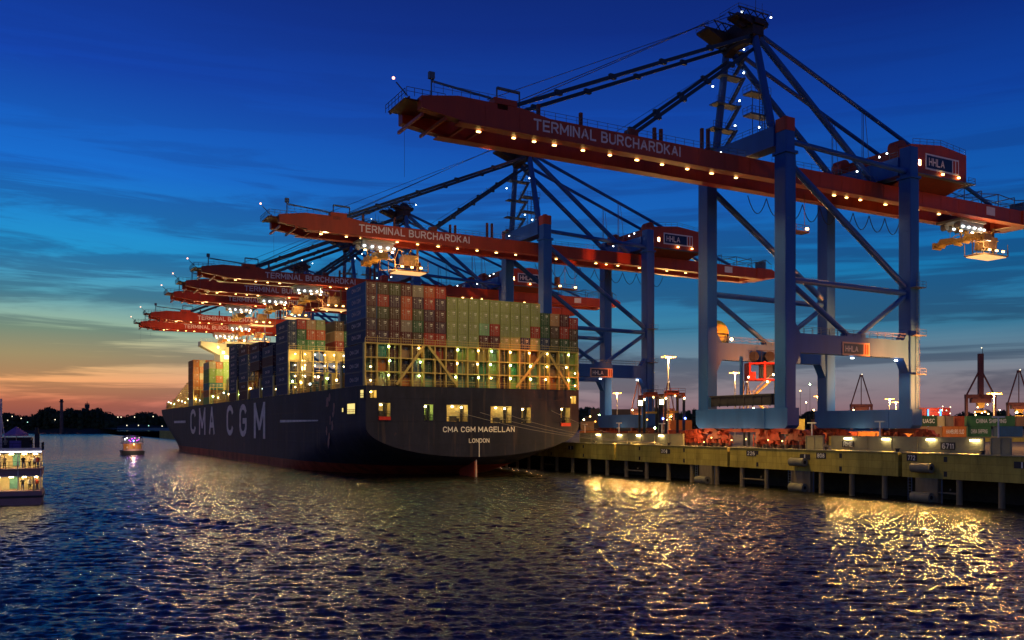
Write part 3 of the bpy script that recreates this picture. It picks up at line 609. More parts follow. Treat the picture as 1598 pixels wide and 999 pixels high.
    text('HHLA', letter_pink, so, (40.5, -9.40, 56.35), 4.9, 1.6, 0, .03)
    for x in (44.4, 49.5):
        m = MB(); m.cbox(x, -9.7, 55.0, .5, .35, .3); m.build('lamp', L_boom, ho)
    MB().box(37.6, 38.2, -9.26, -9.21, 56.1, 57.2).build('window', L_room, ho)
    # portal sign
    sg = MB().box(13.4, 20.7, -H - 1.1, -H - .96, 17.15, 19.6); so = sg.build('sign', mat('portal_sign_frame', (.70, .42, .28), .5), c)
    MB().box(13.75, 19.0, -H - 1.14, -H - 1.105, 17.45, 19.3).build('sign_field', sign_navy, so)
    MB().box(19.4, 19.75, -H - 1.14, -H - 1.105, 17.45, 19.3).box(20.0, 20.35, -H - 1.14, -H - 1.105, 17.45, 19.3).build('sign_bar', crane_red, so)
    text('HHLA', letter_pink, so, (14.1, -H - 1.17, 17.8), 3.4, 1.1, 0, .03)
    # rear upper works behind the house
    m = MB()
    for x in (60, 66, 72, 78, 84):
        for y in (-3.8, 3.8): m.tube((x, y, 52.8), (x, y, 55.8), .12, 4)
        m.tube((x, -3.8, 55.8), (x, 3.8, 55.8), .12, 4)
    for y in (-3.8, 0, 3.8): m.path([(58, y, 54.6), (60, y, 55.7), (66, y, 55.2), (72, y, 55.8), (78, y, 55.2), (84, y, 55.9), (86.5, y, 54.6)], .1)
    m.rail((54, -4.4, 52.8), (86, -4.4, 52.8), 1.1, 2, .05); m.cbox(85.5, 0, 54.4, 1.5, 3, 3.2); m.build('festoon_frame', rail_steel, c)
    m = MB(); m.prof([(E_ - 6, 49.8), (E_ + 2, 50.4), (E_ + 2, 52.0), (E_, 52.9), (E_ - 6, 52.9)], -4.9, 4.9); m.build('end_block', crane_red, c)
    # hanging festoon loops below the girder
    m = MB()
    for i in range(9):
        x0 = 6 + i * 5.0; m.path([(x0 + 5.0 * t_ / 8, 5.4, 49.4 - 3.3 * (1 - (t_ / 4 - 1) ** 2)) for t_ in range(9)], .085, 4)
    m.build('festoon_cable', cable_steel, c)
    # boom lamps
    xs = [-57.2, -51.0, -47.3, -43.5, -38.0, -32.6, -27.0, -21.6, -16.0, -10.4, -4.6, 8, 21, 24.5, 28.5, 36, 41, 46, 53]
    for i, x in enumerate(xs):
        m = MB(); m.cbox(x, -2.7, 49.42, .5 if i % 3 else .62, .35, .16); m.build('lamp', L_boom, c)
        m = MB(); m.cbox(x, -2.75, 49.75, .8, .5, .3); m.build('lamp_housing', crane_red2, c)
    for x, y, z in ((3.2, leg(71.2) - 1.2, 72.3), (3.2, leg(66) - 1.2, 67.3), (3.0, leg(61.5) - 1.2, 62.7), (-2.9, leg(68), 69.2), (3.4, leg(76), 76.9), (mx - 3.0, 4.4, mt + 2.6), (mx + 3.4, -4.4, mt + 3.6), (mx - .5, -1.0, mt + 5.2), (-.5, -4.4, 58.8), (-4.0, 2.0, 55.4), (31.0, -7, 58.0), (26, -4, 54.5), (30, -6, 57.4)):
        m = MB(); m.ball((x, y, z), .19); m.build('lamp', L_white, c)
    for x in (17.5, 29.8):
        m = MB(); m.cbox(x, -H + .2, 16.8, .5, .4, .2); m.build('lamp', L_white, c)
    # access ladder up the near landside leg
    m = MB()
    for y in (-H - 2.2, -H - 1.6): m.tube((G + .3, y, 7.4), (G + .3, y, 34), .05, 4)
    for k in range(52): m.tube((G + .3, -H - 2.2, 7.6 + k * .5), (G + .3, -H - 1.6, 7.6 + k * .5), .03, 3)
    for z in (14, 21.5, 30.8): m.box(G - 1.6, G + 1.3, -H - 2.9, -H - 1.42, z, z + .15); m.rail((G - 1.6, -H - 2.9, z + .1), (G + 1.3, -H - 2.9, z + .1), 1.1, .9, .04)
    m.build('ladder', rail_steel, c)
    # cable reel
    r = MB(); r.cyl((4.0, H + 1.8, 22.4), 3.0, .5, 'y', 28); r.cyl((4.0, H + 1.4, 22.4), .9, .6, 'y', 12)
    ro = r.build('cable_reel', reel_yellow, c)
    m = MB(); m.box(3.0, 7.6, H + .96, H + 1.3, 20.6, 20.9); m.box(3.4, 6.4, H + .96, H + 1.3, 22.6, 22.75); m.box(6.2, 6.4, H + .96, H + 1.3, 20.9, 22.6); m.build('reel_frame', dark_steel, ro)
    m = MB(); m.ball((5.4, H - .9, 21.4), .3); m.build('lamp', L_warm, c)
    # platform stored between the waterside legs
    m = MB(); m.box(-.9, 1.2, -7.8, 8.2, 7.9, 9.6); m.box(-1.1, 1.4, -8.0, 8.4, 9.6, 9.9)
    for k in range(8): m.box(-1.0, -.9, -7.6 + k * 2.2, -7.4 + k * 2.2, 7.7, 9.6)
    m.build('storm_tie_platform', dark_steel, c)
    m = MB(); m.tube((.2, 1.0, 9.6), (.2, 1.0, 17.2), .35, 8); m.build('hydraulic_post', crane_blue, c)
    return c

def trolley(c, x, lit=True, dz=0):
    t = MB(); t.box(x - 4.5, x + 4.5, -3.0, 3.0, 49.0 + dz, 49.5 + dz)
    for k in (-3.5, -1.2, 1.2, 3.5):
        t.cyl((x + k, -1.6, 48.2 + dz), .7, 1.2, 'y', 10); t.cyl((x + k, 1.6, 48.2 + dz), .7, 1.2, 'y', 10)
    t.box(x - 4, x + 4, -2.6, -2.3, 47.0 + dz, 49.0 + dz); t.rail((x - 4.4, -2.9, 46.8 + dz), (x + 4.4, -2.9, 46.8 + dz), 1.1, 1.1, .06)
    to = t.build('trolley', mat('trolley_grey', (.3, .28, .25), .5), c)
    h = MB()
    for k in (-1, 1):                                         # the yellow head block and lifting beam, arched along the quay
        h.prof([(k * 3 - 2.6, 44.6 + dz), (k * 3 - 1.6, 46.2 + dz), (k * 3 + 1.4, 46.4 + dz), (k * 3 + 2.6, 44.8 + dz), (k * 3 + 2.0, 44.6 + dz), (k * 3 + 1.0, 45.6 + dz), (k * 3 - 1.2, 45.5 + dz), (k * 3 - 2.1, 44.4 + dz)], x - 1.2, x + 1.2, 'x')
        h.box(x + k * .9 - .2, x + k * .9 + .2, -6, 6, 45.2 + dz, 45.7 + dz); h.box(x - 1.3, x + 1.3, k * 6 - .3, k * 6 + .3, 44.4 + dz, 45.8 + dz)
    for sx in (-1, 1):
        for sy in (-2, 2): h.tube((x + sx, sy, 46 + dz), (x + sx, sy, 49 + dz), .05, 3)
    rt = random.Random(8)
    for i_ in range(34):
        a_ = Vector((x - 3 + i_ * .42, rt.uniform(-2, 2), rt.uniform(44.6, 48.6) + dz)); h.beam(b_, a_, .12, .16) if i_ else h.beam(Vector((x, 0, 46 + dz)), a_, .12, .16); b_ = a_
    h.build('spreader', yellow_mach, to)
    k = MB()
    for dx, dy in ((-3.5, -2.9), (-1.5, -2.9), (.5, -2.9), (2.5, -2.9), (4.2, -2.6), (-2.5, 0)): k.cbox(x + dx, dy, 47.7 + dz, .5, .3, .3)
    k.build('trolley_lamp', L_white, to)
    k = MB()
    for dx in (-3, 1, 4): k.cbox(x + dx, -2.0, 46.9 + dz, .5, .3, .2)
    k.build('trolley_lamp', L_warm, to)
    cb = MB(); cx = x + 9
    cb.prof([(cx - 2.0, 44.2 + dz), (cx + 1.4, 44.2 + dz), (cx + 1.8, 46.8 + dz), (cx - 1.6, 46.8 + dz)], -1.6, 1.6)
    cb.box(cx - 4.5, cx + 4.5, -2.4, 2.4, 42.6 + dz, 42.85 + dz)
    for sx in (-4.4, 0, 4.4):
        for sy in (-2.3, 2.3): cb.tube((cx + sx, sy, 42.8 + dz), (cx + sx, sy, 45.4 + dz), .1, 4)
    cb.rail((cx - 4.5, -2.4, 42.85 + dz), (cx + 4.5, -2.4, 42.85 + dz)); cb.tube((cx + 2.5, 0, 42.8 + dz), (cx + 2.5, 0, 49.3 + dz), .3, 6)
    cb.path([(cx - 4.4, -2.3, 42.7 + dz), (cx - 8.4, -2.3, 42.2 + dz), (cx - 8.4, -2.3, 44.8 + dz), (cx - 4.4, -2.3, 45.2 + dz)], .12)
    co = cb.build('operator_cab', mat('cab_frame', (.22, .12, .05), .5, var=.5, vs=2), to)
    MB().box(cx - 4, cx + 4, -2.2, 2.2, 42.4 + dz, 42.58 + dz).build('cab_light_panel', emi('cab_panel', (1, .62, .25), .7), co)
    k = MB()
    for dx in (-2.6, 0, 2.4): k.cbox(cx + dx, -2.5, 43.6 + dz, .6, .3, .35)
    k.build('trolley_lamp', L_boom, co)
    lamp('POINT', 'trolley_light', (x + 4, -4, 44 + dz), 1800, (1, .68, .35), .6, to)

# place the cranes
base = make_crane()
def crane_lights(c, e=1.0):
    for x in (-50, -30, -12): lamp('SPOT', 'boom_flood', (x, -2.6, 49.0), 11000 * e, (1, .66, .20), .5, c, (0, 0, 0), 125)
    if c is cranes[0]:
        for x in (-52, -30): lamp('SPOT', 'added_warm_fill', (x, 2, 48.6), 22000, (1, .70, .26), .6, c, (rad(62), 0, 0), 95)  # added spots without fixtures, brightening the stern stacks
    else:
        lamp('SPOT', 'added_warm_fill', (-56, -2, 48.6), 18000 if c is cranes[1] else 6500, (1, .70, .26), .6, c, (rad(-50), 0, 0), 130)  # added spot without a fixture, for a warm glow on the water
    for x in (-2,): lamp('SPOT', 'added_quay_fill', (x - 18, -2.6, 49), 60000 * e, (1, .60, .12), .5, c, (0, rad(-15), 0), 56)  # extra unseen spot added to lift the quay wall
    for x in (14, 28, 44): lamp('SPOT', 'boom_flood', (x, -2.6, 49.0), 2500 * e, (1, .62, .28), .5, c, (0, 0, 0), 140)
cranes = []
spots = [(0, 114.7, 'nearest and tallest blue and red gantry crane with TERMINAL BURCHARDKAI on its boom', 64.5),
         (0, 197.7, 'second gantry crane, its boom ending above the ship stern stacks', -43),
         (-4, 275, 'third gantry crane, topmost of the three closely stacked booms left of the stern containers', -34),
         (-4, 305, 'fourth gantry crane, middle one of the three closely stacked dark red booms', -38),
         (-4, 333, 'fifth gantry crane, lowest of the three closely stacked dark red booms', -44),
         (-4, 399, 'sixth gantry crane, upper of the two brightly lit orange red booms', -30),
         (-4, 437, 'farthest gantry crane, lower of the two brightly lit orange red booms', -30)]
for i, (dv, u, lb, tx) in enumerate(spots):
    c = base if i == 0 else copy_tree(base)
    c['label'] = lb; c.location = (118.5 + dv, u + 10.2, QZ)
    cranes.append(c)
for c, (dv, u, lb, tx) in zip(cranes, spots):
    trolley(c, tx); crane_lights(c, 1.0 if u < 150 else .4)
    if u > 250: lamp('POINT', 'added_hull_fill', (-62, -4, 40), 350, (1, .62, .25), .6, c)  # added unseen light for the hull side, no lamp hangs here
    if u > 350:
        for x in (-52, -34, -16): lamp('POINT', 'added_boom_fill', (x, -13, 41), 3800, (1, .42, .14), .6, c)  # added mid-air lights that brighten the far booms, not on the deck
trolley(cranes[1], 0 - 54, dz=-1.5) if False else None
# small service platform hanging on crane 1 and 2
for c in cranes[:2]:
    m = MB(); m.box(9, 16, -1, 1, 41.8, 42.1); m.rail((9, -1, 42.1), (16, -1, 42.1))
    for x in (9.2, 12.5, 15.8): m.tube((x, 0, 42.1), (x, 0, 49.6), .06, 3)
    m.cyl((10, 0, 44), .8, 2, 'z', 8); po = m.build('service_platform', crane_red2, c)
    m = MB(); m.cbox(10.2, -1.2, 42.5, .6, .3, .35); m.cbox(15.2, -1.2, 42.5, .6, .3, .35); m.build('platform_lamp', L_boom, po)

# ------------------------------------------------------------------ container ship
U0 = 171.0; V0 = 60.3; BM = 51.2; VC = V0 + BM / 2; DZ = 19.3; UB = 522
def smooth(a, b, t): t = max(0, min(1, (t - a) / (b - a))); return t * t * (3 - 2 * t)
def hb(u, z):                                            # half breadth
    zb = 4.4 - 20 * smooth(U0 - 6, 265, u) ** .8 if u > U0 else 4.4
    zb = 4.4 + (-16) * min(1, ((u - U0) / 80)) ** .75
    zc = 11.0 - 14 * smooth(U0 + 4, 262, u)
    if z >= zc: w = 1.0
    elif z <= zb: w = 0.0
    else: w = math.sqrt(max(0, 1 - ((zc - z) / (zc - zb)) ** 2))
    # bow: deck stays full to 470, waterline fines down earlier
    g = smooth(-2, DZ, z)
    us = 392 + 74 * g; ue = 510 + 12 * (z / DZ)
    if u > us: t = min(1, (u - us) / (ue - us)); w *= max(0, 1 - t ** (1.9 + .7 * g)) ** .75
    return BM / 2 * w
hull_m = bpy.data.materials.new('hull_paint'); hull_m.use_nodes = True; t = hull_m.node_tree; b = t.nodes['Principled BSDF']
g = nd(t, 'ShaderNodeNewGeometry'); sp = nd(t, 'ShaderNodeSeparateXYZ'); t.links.new(g.outputs['Position'], sp.inputs[0])
n1 = nd(t, 'ShaderNodeTexNoise'); n1.inputs['Scale'].default_value = .22; n1.inputs['Detail'].default_value = 7; n1.inputs['Roughness'].default_value = .7
mpn = nd(t, 'ShaderNodeMapping'); mpn.inputs['Scale'].default_value = (1, 1, .35); t.links.new(g.outputs['Position'], mpn.inputs[0]); t.links.new(mpn.outputs[0], n1.inputs['Vector'])
navy = mix(t, 1.0, (.020, .022, .042, 1), ramp(t, n1.outputs[0], [(.3, (.75,) * 3), (.7, (1.35,) * 3)]), 'MULTIPLY')
rust = ramp(t, n1.outputs[0], [(.62, (0, 0, 0)), (.70, (1, 1, 1))])
navy = mix(t, mth(t, 'MULTIPLY', rust, .5), navy, (.16, .08, .05, 1))
n3 = nd(t, 'ShaderNodeTexNoise'); n3.inputs['Scale'].default_value = .9; n3.inputs['Detail'].default_value = 4
mp3 = nd(t, 'ShaderNodeMapping'); mp3.inputs['Scale'].default_value = (1, 1, .07); t.links.new(g.outputs['Position'], mp3.inputs[0]); t.links.new(mp3.outputs[0], n3.inputs['Vector'])
navy = mix(t, mth(t, 'MULTIPLY', ramp(t, n3.outputs[0], [(.55, (0, 0, 0)), (.72, (1, 1, 1))]), .45), navy, (.09, .065, .06, 1))
zz = mth(t, 'ADD', sp.outputs[2], mth(t, 'MULTIPLY', n1.outputs[0], .5))
boot = ramp(t, mth(t, 'MULTIPLY_ADD', zz, .5, -1.3, clamp=True), [(0, (0, 0, 0)), (.08, (1, 1, 1))], 'LINEAR')
colr = mix(t, boot, mix(t, 1.0, (.34, .055, .03, 1), ramp(t, n1.outputs[0], [(.3, (.5,) * 3), (.7, (1.3,) * 3)]), 'MULTIPLY'), navy)
t.links.new(colr, b.inputs['Base Color']); b.inputs['Roughness'].default_value = .62; b.inputs['Specular IOR Level'].default_value = .12
# plate seams
bk = nd(t, 'ShaderNodeTexBrick'); bk.inputs['Scale'].default_value = 1.0; bk.inputs['Mortar Size'].default_value = .05; bk.inputs['Brick Width'].default_value = 9; bk.inputs['Row Height'].default_value = 2.4
cm = nd(t, 'ShaderNodeCombineXYZ'); t.links.new(mth(t, 'ADD', sp.outputs[0], sp.outputs[1]), cm.inputs[0]); t.links.new(sp.outputs[2], cm.inputs[1]); t.links.new(cm.outputs[0], bk.inputs['Vector'])
bpn = nd(t, 'ShaderNodeBump'); bpn.inputs['Strength'].default_value = .7; bpn.inputs['Distance'].default_value = .08; t.links.new(bk.outputs['Fac'], bpn.inputs['Height']); t.links.new(bpn.outputs[0], b.inputs['Normal'])

ship = thing('container_ship', 'huge dark hulled container ship moored stern first, CMA CGM MAGELLAN LONDON on its transom', 'ship')
def build_hull():
    us = [U0 + i * 2 for i in range(0, 20)] + [U0 + 40 + i * 6 for i in range(0, 38)] + [440 + i * 2.64 for i in range(32)]
    us = sorted(set(round(u, 3) for u in us if u <= UB)); NZ = 22; vs = []; fs = []
    for u in us:
        zb = 4.4 + (-16) * min(1, ((u - U0) / 80)) ** .75
        zl = max(zb + .001, -1.5)
        for side in (-1, 1):
            for k in range(NZ + 1):
                z = zl + (DZ - zl) * (k / NZ) ** 1.25; vs.append((VC + side * hb(u, z), u, z))
    row = 2 * (NZ + 1)
    for i in range(len(us) - 1):
        for s_ in range(2):
            o = i * row + s_ * (NZ + 1)
            for k in range(NZ):
                q = (o + k, o + k + 1, o + k + 1 + row, o + k + row); fs.append(q if s_ == 0 else q[::-1])
        fs.append((i * row, i * row + row, i * row + row + NZ + 1, i * row + NZ + 1))
    m = MB().add(vs, fs); return m.build('hull', hull_m, ship, smooth=True)
hull = build_hull()
for p in hull.data.polygons: p.use_smooth = abs(p.normal.z) < .9
wins = [(590.7, 609, 629, 650), (661.8, 676, 631.6, 656), (697, 730, 632, 657.8), (765.4, 798, 634, 660), (813.5, 828.5, 636.4, 660), (874.8, 889.6, 636.4, 660), (577.6, 587.6, 609, 621), (890.8, 898.8, 618, 630)]
rects = []
for xa, xb, ya, yb in wins:
    va, vb = onY(xa, U0), onY(xb, U0); rects.append((va, vb, hz(yb, (va + vb) / 2, U0), hz(ya, (va + vb) / 2, U0)))
VE = V0 + BM
def build_transom():
    m = MB(); UU = U0 - .01
    vc = sorted(set([V0, VE] + [round(r, 3) for q in rects for r in q[:2]])); zc = sorted(set([11.0, DZ] + [round(r, 3) for q in rects for r in q[2:]]))
    rr = [tuple(round(a, 3) for a in q) for q in rects]
    for a, b_ in zip(vc, vc[1:]):
        for c_, d in zip(zc, zc[1:]):
            x, z = (a + b_) / 2, (c_ + d) / 2
            if any(q[0] < x < q[1] and q[2] < z < q[3] for q in rr): continue
            m.add([(a, UU, c_), (b_, UU, c_), (b_, UU, d), (a, UU, d)], [(0, 1, 2, 3)])
    n = 40; pts = [(VC + BM / 2 * math.cos(math.pi + math.pi * i / n), 11 + 6.6 * math.sin(math.pi + math.pi * i / n)) for i in range(n + 1)]
    m.add([(x, UU, z) for x, z in pts], [tuple(range(n + 1))])
    return m.build('transom', hull_m, ship)
build_transom()
room_m = mat('room_cream', (.75, .60, .25), .6, var=.3, vs=1.5); room_g = mat('room_green', (.45, .62, .25), .6, var=.2)
for i, (a, b_, c_, d) in enumerate(rects):
    D = 2.6; m = MB(); U1 = U0 + .0; big = (b_ - a) > 3
    m.add([(a, U1, c_), (b_, U1, c_), (b_, U1, d), (a, U1, d), (a, U1 + D, c_), (b_, U1 + D, c_), (b_, U1 + D, d), (a, U1 + D, d)],
          [(4, 7, 6, 5), (0, 1, 5, 4), (3, 7, 6, 2), (0, 4, 7, 3), (1, 2, 6, 5)])
    w = m.build('window', room_g if i == 1 else room_m, ship)
    k = MB(); k.cbox(a + (b_ - a) * .35, U1 + 1.0, d - .35, .3, .3, .2)
    if big: k.cbox(a + (b_ - a) * .8, U1 + 1.2, d - .5, .3, .3, .2)
    k.build('room_lamp', emi('lamp_cabin', (1, .78, .36), 40), w)
    k = MB()
    if i < 6: k.rail((a + .05, U1 + .15, c_), (b_ - .05, U1 + .15, c_), min(1.1, (d - c_) * .4), .8, .05)
    if i < 6: k.cyl((a + (b_ - a) * .6, U1 + .8, c_ + .35), .3, .7, 'z', 8); k.box(a + .2, a + .5, U1 + 1.9, U1 + 2.5, c_, d); k.box(b_ - .7, b_ - .45, U1 + 1.6, U1 + 2.5, c_, d)
    if i < 6: k.cbox((a + b_) / 2, U1 + 2.2, c_ + .6, (b_ - a) * .3, .5, 1.0)
    if i >= 6: k.box((a + b_) / 2 - .04, (a + b_) / 2 + .04, U1, U1 + .06, c_, d)
    k.build('window_fitting', dark_steel, w)
    f = MB(); e = .09
    for q in ((a - e, a, c_ - e, d + e), (b_, b_ + e, c_ - e, d + e), (a, b_, c_ - e, c_), (a, b_, d, d + e)): f.box(q[0], q[1], U0 - .07, U0 - .012, q[2], q[3])
    f.build('frame', hull_m, w)
    if i in (0, 5):
        MB().box(a, b_, U0 - .30, U0 - .02, c_ - .75, c_ - .02).build('red_sill', red_p, w)
# side openings
for xa, xb, ya, yb in ((542.8, 555.2, 630.5, 646), (563.3, 568.6, 609, 621), (534.5, 537, 637, 643)):
    ua, ub = onX(xa, V0), onX(xb, V0); zt, zb_ = hz(ya, V0, ua), hz(yb, V0, ua)
    w = MB(); w.box(V0 - .10, V0 - .04, ub, ua, zb_, zt); w = w.build('window', emi('side_window', (.95, .72, .22), 1.0), ship)
    k = MB()
    for q in ((ub - .15, ub, zb_ - .15, zt + .15), (ua, ua + .15, zb_ - .15, zt + .15), (ub, ua, zb_ - .15, zb_), (ub, ua, zt, zt + .15)): k.box(V0 - .2, V0 - .02, *q)
    if ua - ub > 2: k.rail((V0 - .2, ub, zb_), (V0 - .2, ua, zb_), .9, .8, .05)
    k.build('frame', dark_steel, w)
# lettering
def tr(s, xa, xb, ya, yb, bold):
    va, vb = onY(xa, U0), onY(xb, U0); z0, z1 = hz(yb, va, U0), hz(ya, va, U0)
    text(s, white_p, ship, (va, U0 - .07, z0 + .1), vb - va, z1 - z0, 0, bold, space=1.15)
tr('CMA CGM MAGELLAN', 691, 803, 666.5, 675.5, .03); tr('LONDON', 731.5, 763.5, 685, 692, .03)
hull_white = mat('hull_letter_white', (.70, .60, .54), .6, var=.35, vs=.5)
for s_, xa, xb, ya, yb in (('C', 297.5, 306, 638.5, 677.5), ('M', 311, 321, 636.5, 678.5), ('A', 326.5, 335.5, 634, 679), ('C', 354, 364.5, 632, 680), ('G', 374, 385.5, 630.5, 682), ('M', 396.5, 414.5, 628, 684.5)):
    ua, ub = onX(xa, V0), onX(xb, V0); um = (ua + ub) / 2
    z0, z1 = hz(yb, V0, um), hz(ya, V0, um)
    text(s_, hull_white, ship, (V0 - .10, ua, max(z0, 5.5)), ua - ub, z1 - max(z0, 5.5), -math.pi / 2, .02)
k = MB()
for xa, xb, y0, y1 in ((437.5, 497, 655.5, 659.5), (272, 290, 657, 660.5)):
    ua, ub = onX(xa, V0), onX(xb, V0)
    z0, z1 = hz(y1, V0, ua), hz(y0, V0, ua)
    e = 0 if xa > 400 else (z1 - z0) * .35
    k = MB(); k.add([(V0 - .1, ua, z0 + e * 0), (V0 - .1, ub, (z0 + z1) / 2 - .15 if xa > 400 else z0), (V0 - .1, ub, (z0 + z1) / 2 + .15 if xa > 400 else z1), (V0 - .1, ua, z1)], [(0, 1, 2, 3)]); k.build('hull_stripe', hull_white, ship)
k = MB(); rs = random.Random(3)                       # scraped primer patches on the port quarter
for i in range(9):
    yy = onX(510 + rs.random() * 18, V0); zc_ = 17.5 - i * 1.25; w_ = .5 + rs.random() * .9; h_ = .6 + rs.random() * 1.0; n = 9
    pp = [(V0 - .05 - .006 * i, yy + w_ * math.cos(2 * math.pi * j / n) * rs.uniform(.5, 1.2), zc_ + h_ * math.sin(2 * math.pi * j / n) * rs.uniform(.6, 1.3)) for j in range(n)]
    k.add(pp, [tuple(range(n))])
k.build('stain', mat('primer_scuff', (.42, .20, .15), .8, var=.4, vs=1.5), ship)
# rudder
m = MB(); m.prof([(U0 + 1.5, -1), (U0 + 9, -1), (U0 + 9, 3.5), (U0 + 1.8, 4.6)], VC - .35, VC + .35, 'x'); m.build('rudder', mat('antifouling', (.32, .04, .025), .6), ship)
m = MB(); m.box(VC - .07, VC + .07, U0 + 1.3, U0 + 1.48, -1, 6.8) ; m.box(VC - .08, VC + .08, U0 - .1, U0 - .03, 4.4, 7.5); m.build('draught_mark', white_p, ship)
MB().box(V0 + .1, VE - .1, U0 + .3, 462, DZ - .25, DZ - .05).build('deck', deck_m, ship)
# deck edge fittings along the port side
m = MB(); rs = random.Random(5)
m.rail((V0 + .2, U0 + .3, DZ), (V0 + .2, 464, DZ), 1.15, 3, .06); m.rail((V0 + .2, U0 + .1, DZ), (VE - .2, U0 + .1, DZ), 1.15, 2.5, .055)
m.build('deck_railing', cream, ship)
u = 188
while u < 462:
    m = MB(); h_ = rs.uniform(1.6, 4.2); w_ = rs.uniform(.3, .9)
    m.box(V0 + .5, V0 + .5 + w_, u, u + w_, DZ - .1, DZ + h_); m.box(V0 + .4, V0 + 1.8, u - .1, u + .25, DZ + h_, DZ + h_ + .2)
    if rs.random() < .4: m.cyl((V0 + 1.2, u + 1.6, DZ + .7), .5, 1.6, 'z', 8)
    m.build('deck_stanchion', cream, ship)
    u += rs.uniform(3.5, 7.5)
dl = [192, 199, 206, 213, 221, 229, 246, 262, 278, 294, 312, 320, 330, 340, 358, 368, 378, 396, 405, 414, 424, 436, 448, 456]
for i, u in enumerate(dl):
    if i % 4 == 0: lamp('POINT', 'deck_light', (V0 + .2, u, DZ + 3.2), 120, (1, .72, .28), .25, ship)
    m = MB(); m.ball((V0 + .6, u, DZ + 2.0 + (i % 3) * .7), .24); m.build('deck_lamp', (L_warm, L_green, L_warm, L_white)[i % 4], ship)

def lashing_bridge(u, v0, v1, z0, z1, tiers, n, diag=(), up=1.6, lit=True, panels=False, th=1.1):
    p = MB(); dv = (v1 - v0) / n; dz = (z1 - z0) / tiers
    for i in range(n + 1):
        v = v0 + dv * i
        p.box(v - .16, v + .16, u, u + th, z0, z1 + .0)
        if up: p.box(v - .06, v + .06, u, u + .12, z1, z1 + up * (1 if i % 2 else .6))
        if i < n and i % 2 == 0:
            p.box(v + dv * .5 - .05, v + dv * .5 + .05, u, u + .1, z0, z1 + up * .7)
    for k_ in range(1, tiers + 1): p.box(v0, v1, u - .05, u + th + .05, z0 + dz * k_ - .12, z0 + dz * k_ + .12)
    p.rail((v0, u - .05, z1 + .1), (v1, u - .05, z1 + .1), 1.0, 2.5, .045)
    for a, b_, c_, d in diag: p.beam((a, u - .18, b_), (c_, u - .18, d), .25, .5)
    if panels:
        for i in range(n):
            if i % 3 != 2: p.box(v0 + dv * i + .3, v0 + dv * (i + 1) - .3, u + .4, u + .5, z1 - dz * .9, z1 - .2)
            if i % 2: p.box(v0 + dv * i + .5, v0 + dv * i + .9, u + .1, u + .3, z0, z1)
    return p.build('lashing_bridge', cream, ship)
LB0 = 27.95
A = lambda c: V0 + 2.56 * c
lb = lashing_bridge(U0 + .25, V0, VE, DZ, LB0, 3, 20, diag=[(A(2.6), DZ + .3, A(5.0), LB0 - .2), (A(5.4), LB0 - .2, A(8.0), DZ + .3), (A(13.6), DZ + .3, A(16.4), LB0 - .2), (A(16.8), LB0 - .2, A(19.0), DZ + .3)])
rs = random.Random(11); cols_l = [(0, 1.6), (2, 1.6), (4.5, 1.6), (8, 1.6), (10.2, 1.6), (12.2, 1.6), (13.9, 1.6), (15.3, 1.6), (16.8, 1.6), (18.6, 1.6)]
k_l = []
for ci in (1.9, 4.6, 7.9, 9.9, 11.2, 13.0, 14.9, 16.6, 18.8):
    for tz in (0, 1, 2):
        v = A(ci) + rs.uniform(-.2, .4); z = DZ + 2.9 * tz + 2.2
        warm = rs.random() < .42
        m = MB(); m.ball((v, U0 + .12, z), .17); m.build('bridge_lamp', emi('lamp_bridge_warm', (1, .66, .22), 50) if warm else L_green, lb)
for ci in (.4, 19.6):
    for z in (DZ + 1.0, DZ + 3.8): m = MB(); m.ball((A(ci), U0, z), .16); m.build('bridge_lamp', L_warm, lb)
# forward working gap: lit bridges and yellow frames
lb1 = lashing_bridge(230.2, V0, VE, DZ, 31.0, 4, 16, panels=True, up=1.0)
for ci in range(8):
    for tz in range(4):
        m = MB(); m.ball((V0 + 1.5 + ci * 2.6, 229.7, DZ + 1.9 + tz * 2.9), .16); m.build('bridge_lamp', (L_warm, L_warm, L_white)[(ci + tz) % 3], lb1)
lamp('POINT', 'hold_light', (V0 + 9, 222, 30), 2200, (1, .72, .30), .5, ship); lamp('POINT', 'hold_light', (V0 + 20, 212, 27), 2200, (1, .72, .30), .5, ship)
lamp('POINT', 'hold_light', (V0 + 1.2, 228.5, 29), 300, (1, .72, .30), .5, ship)
lb2 = lashing_bridge(186, V0, V0 + 20, DZ, 25, 2, 8, up=2)
for u, z1 in ((246, 25), (262, 25), (278, 25), (294, 26), (310, 27), (343, 25.5), (379, 26)):
    lbx = lashing_bridge(u, V0, V0 + 26, DZ, z1, 2, 10, up=1.2)
for u, v, z, e in ((338, 68, 33, 3600), (334, 74, 26, 2500), (376, 64, 32, 1400), (400, 70, 27, 2500), (425, 72, 28, 2500), (277, V0 + 4, 30, 500)): lamp('POINT', 'deck_flood', (v, u, z), e, (1, .76, .32), .4, ship)
# golden cell structures showing between the stacks
for (u, v, z0, z1) in ((184.3, V0 + .4, 27.5, 33.0), (277, V0 + .5, 24, 30.5)):
    m = MB(); rs = random.Random(int(u))
    for i in range(16):
        x = v + rs.uniform(0, 3.4); z = rs.uniform(z0, z1); m.beam((x, u - 13.5 if u < 200 else u, z), (x + rs.uniform(-1, 1), u - 13.5 if u < 200 else u, z + rs.uniform(.8, 2.2)), .14, .14)
    if u > 200: m.build('lashing_rod', cream, ship)
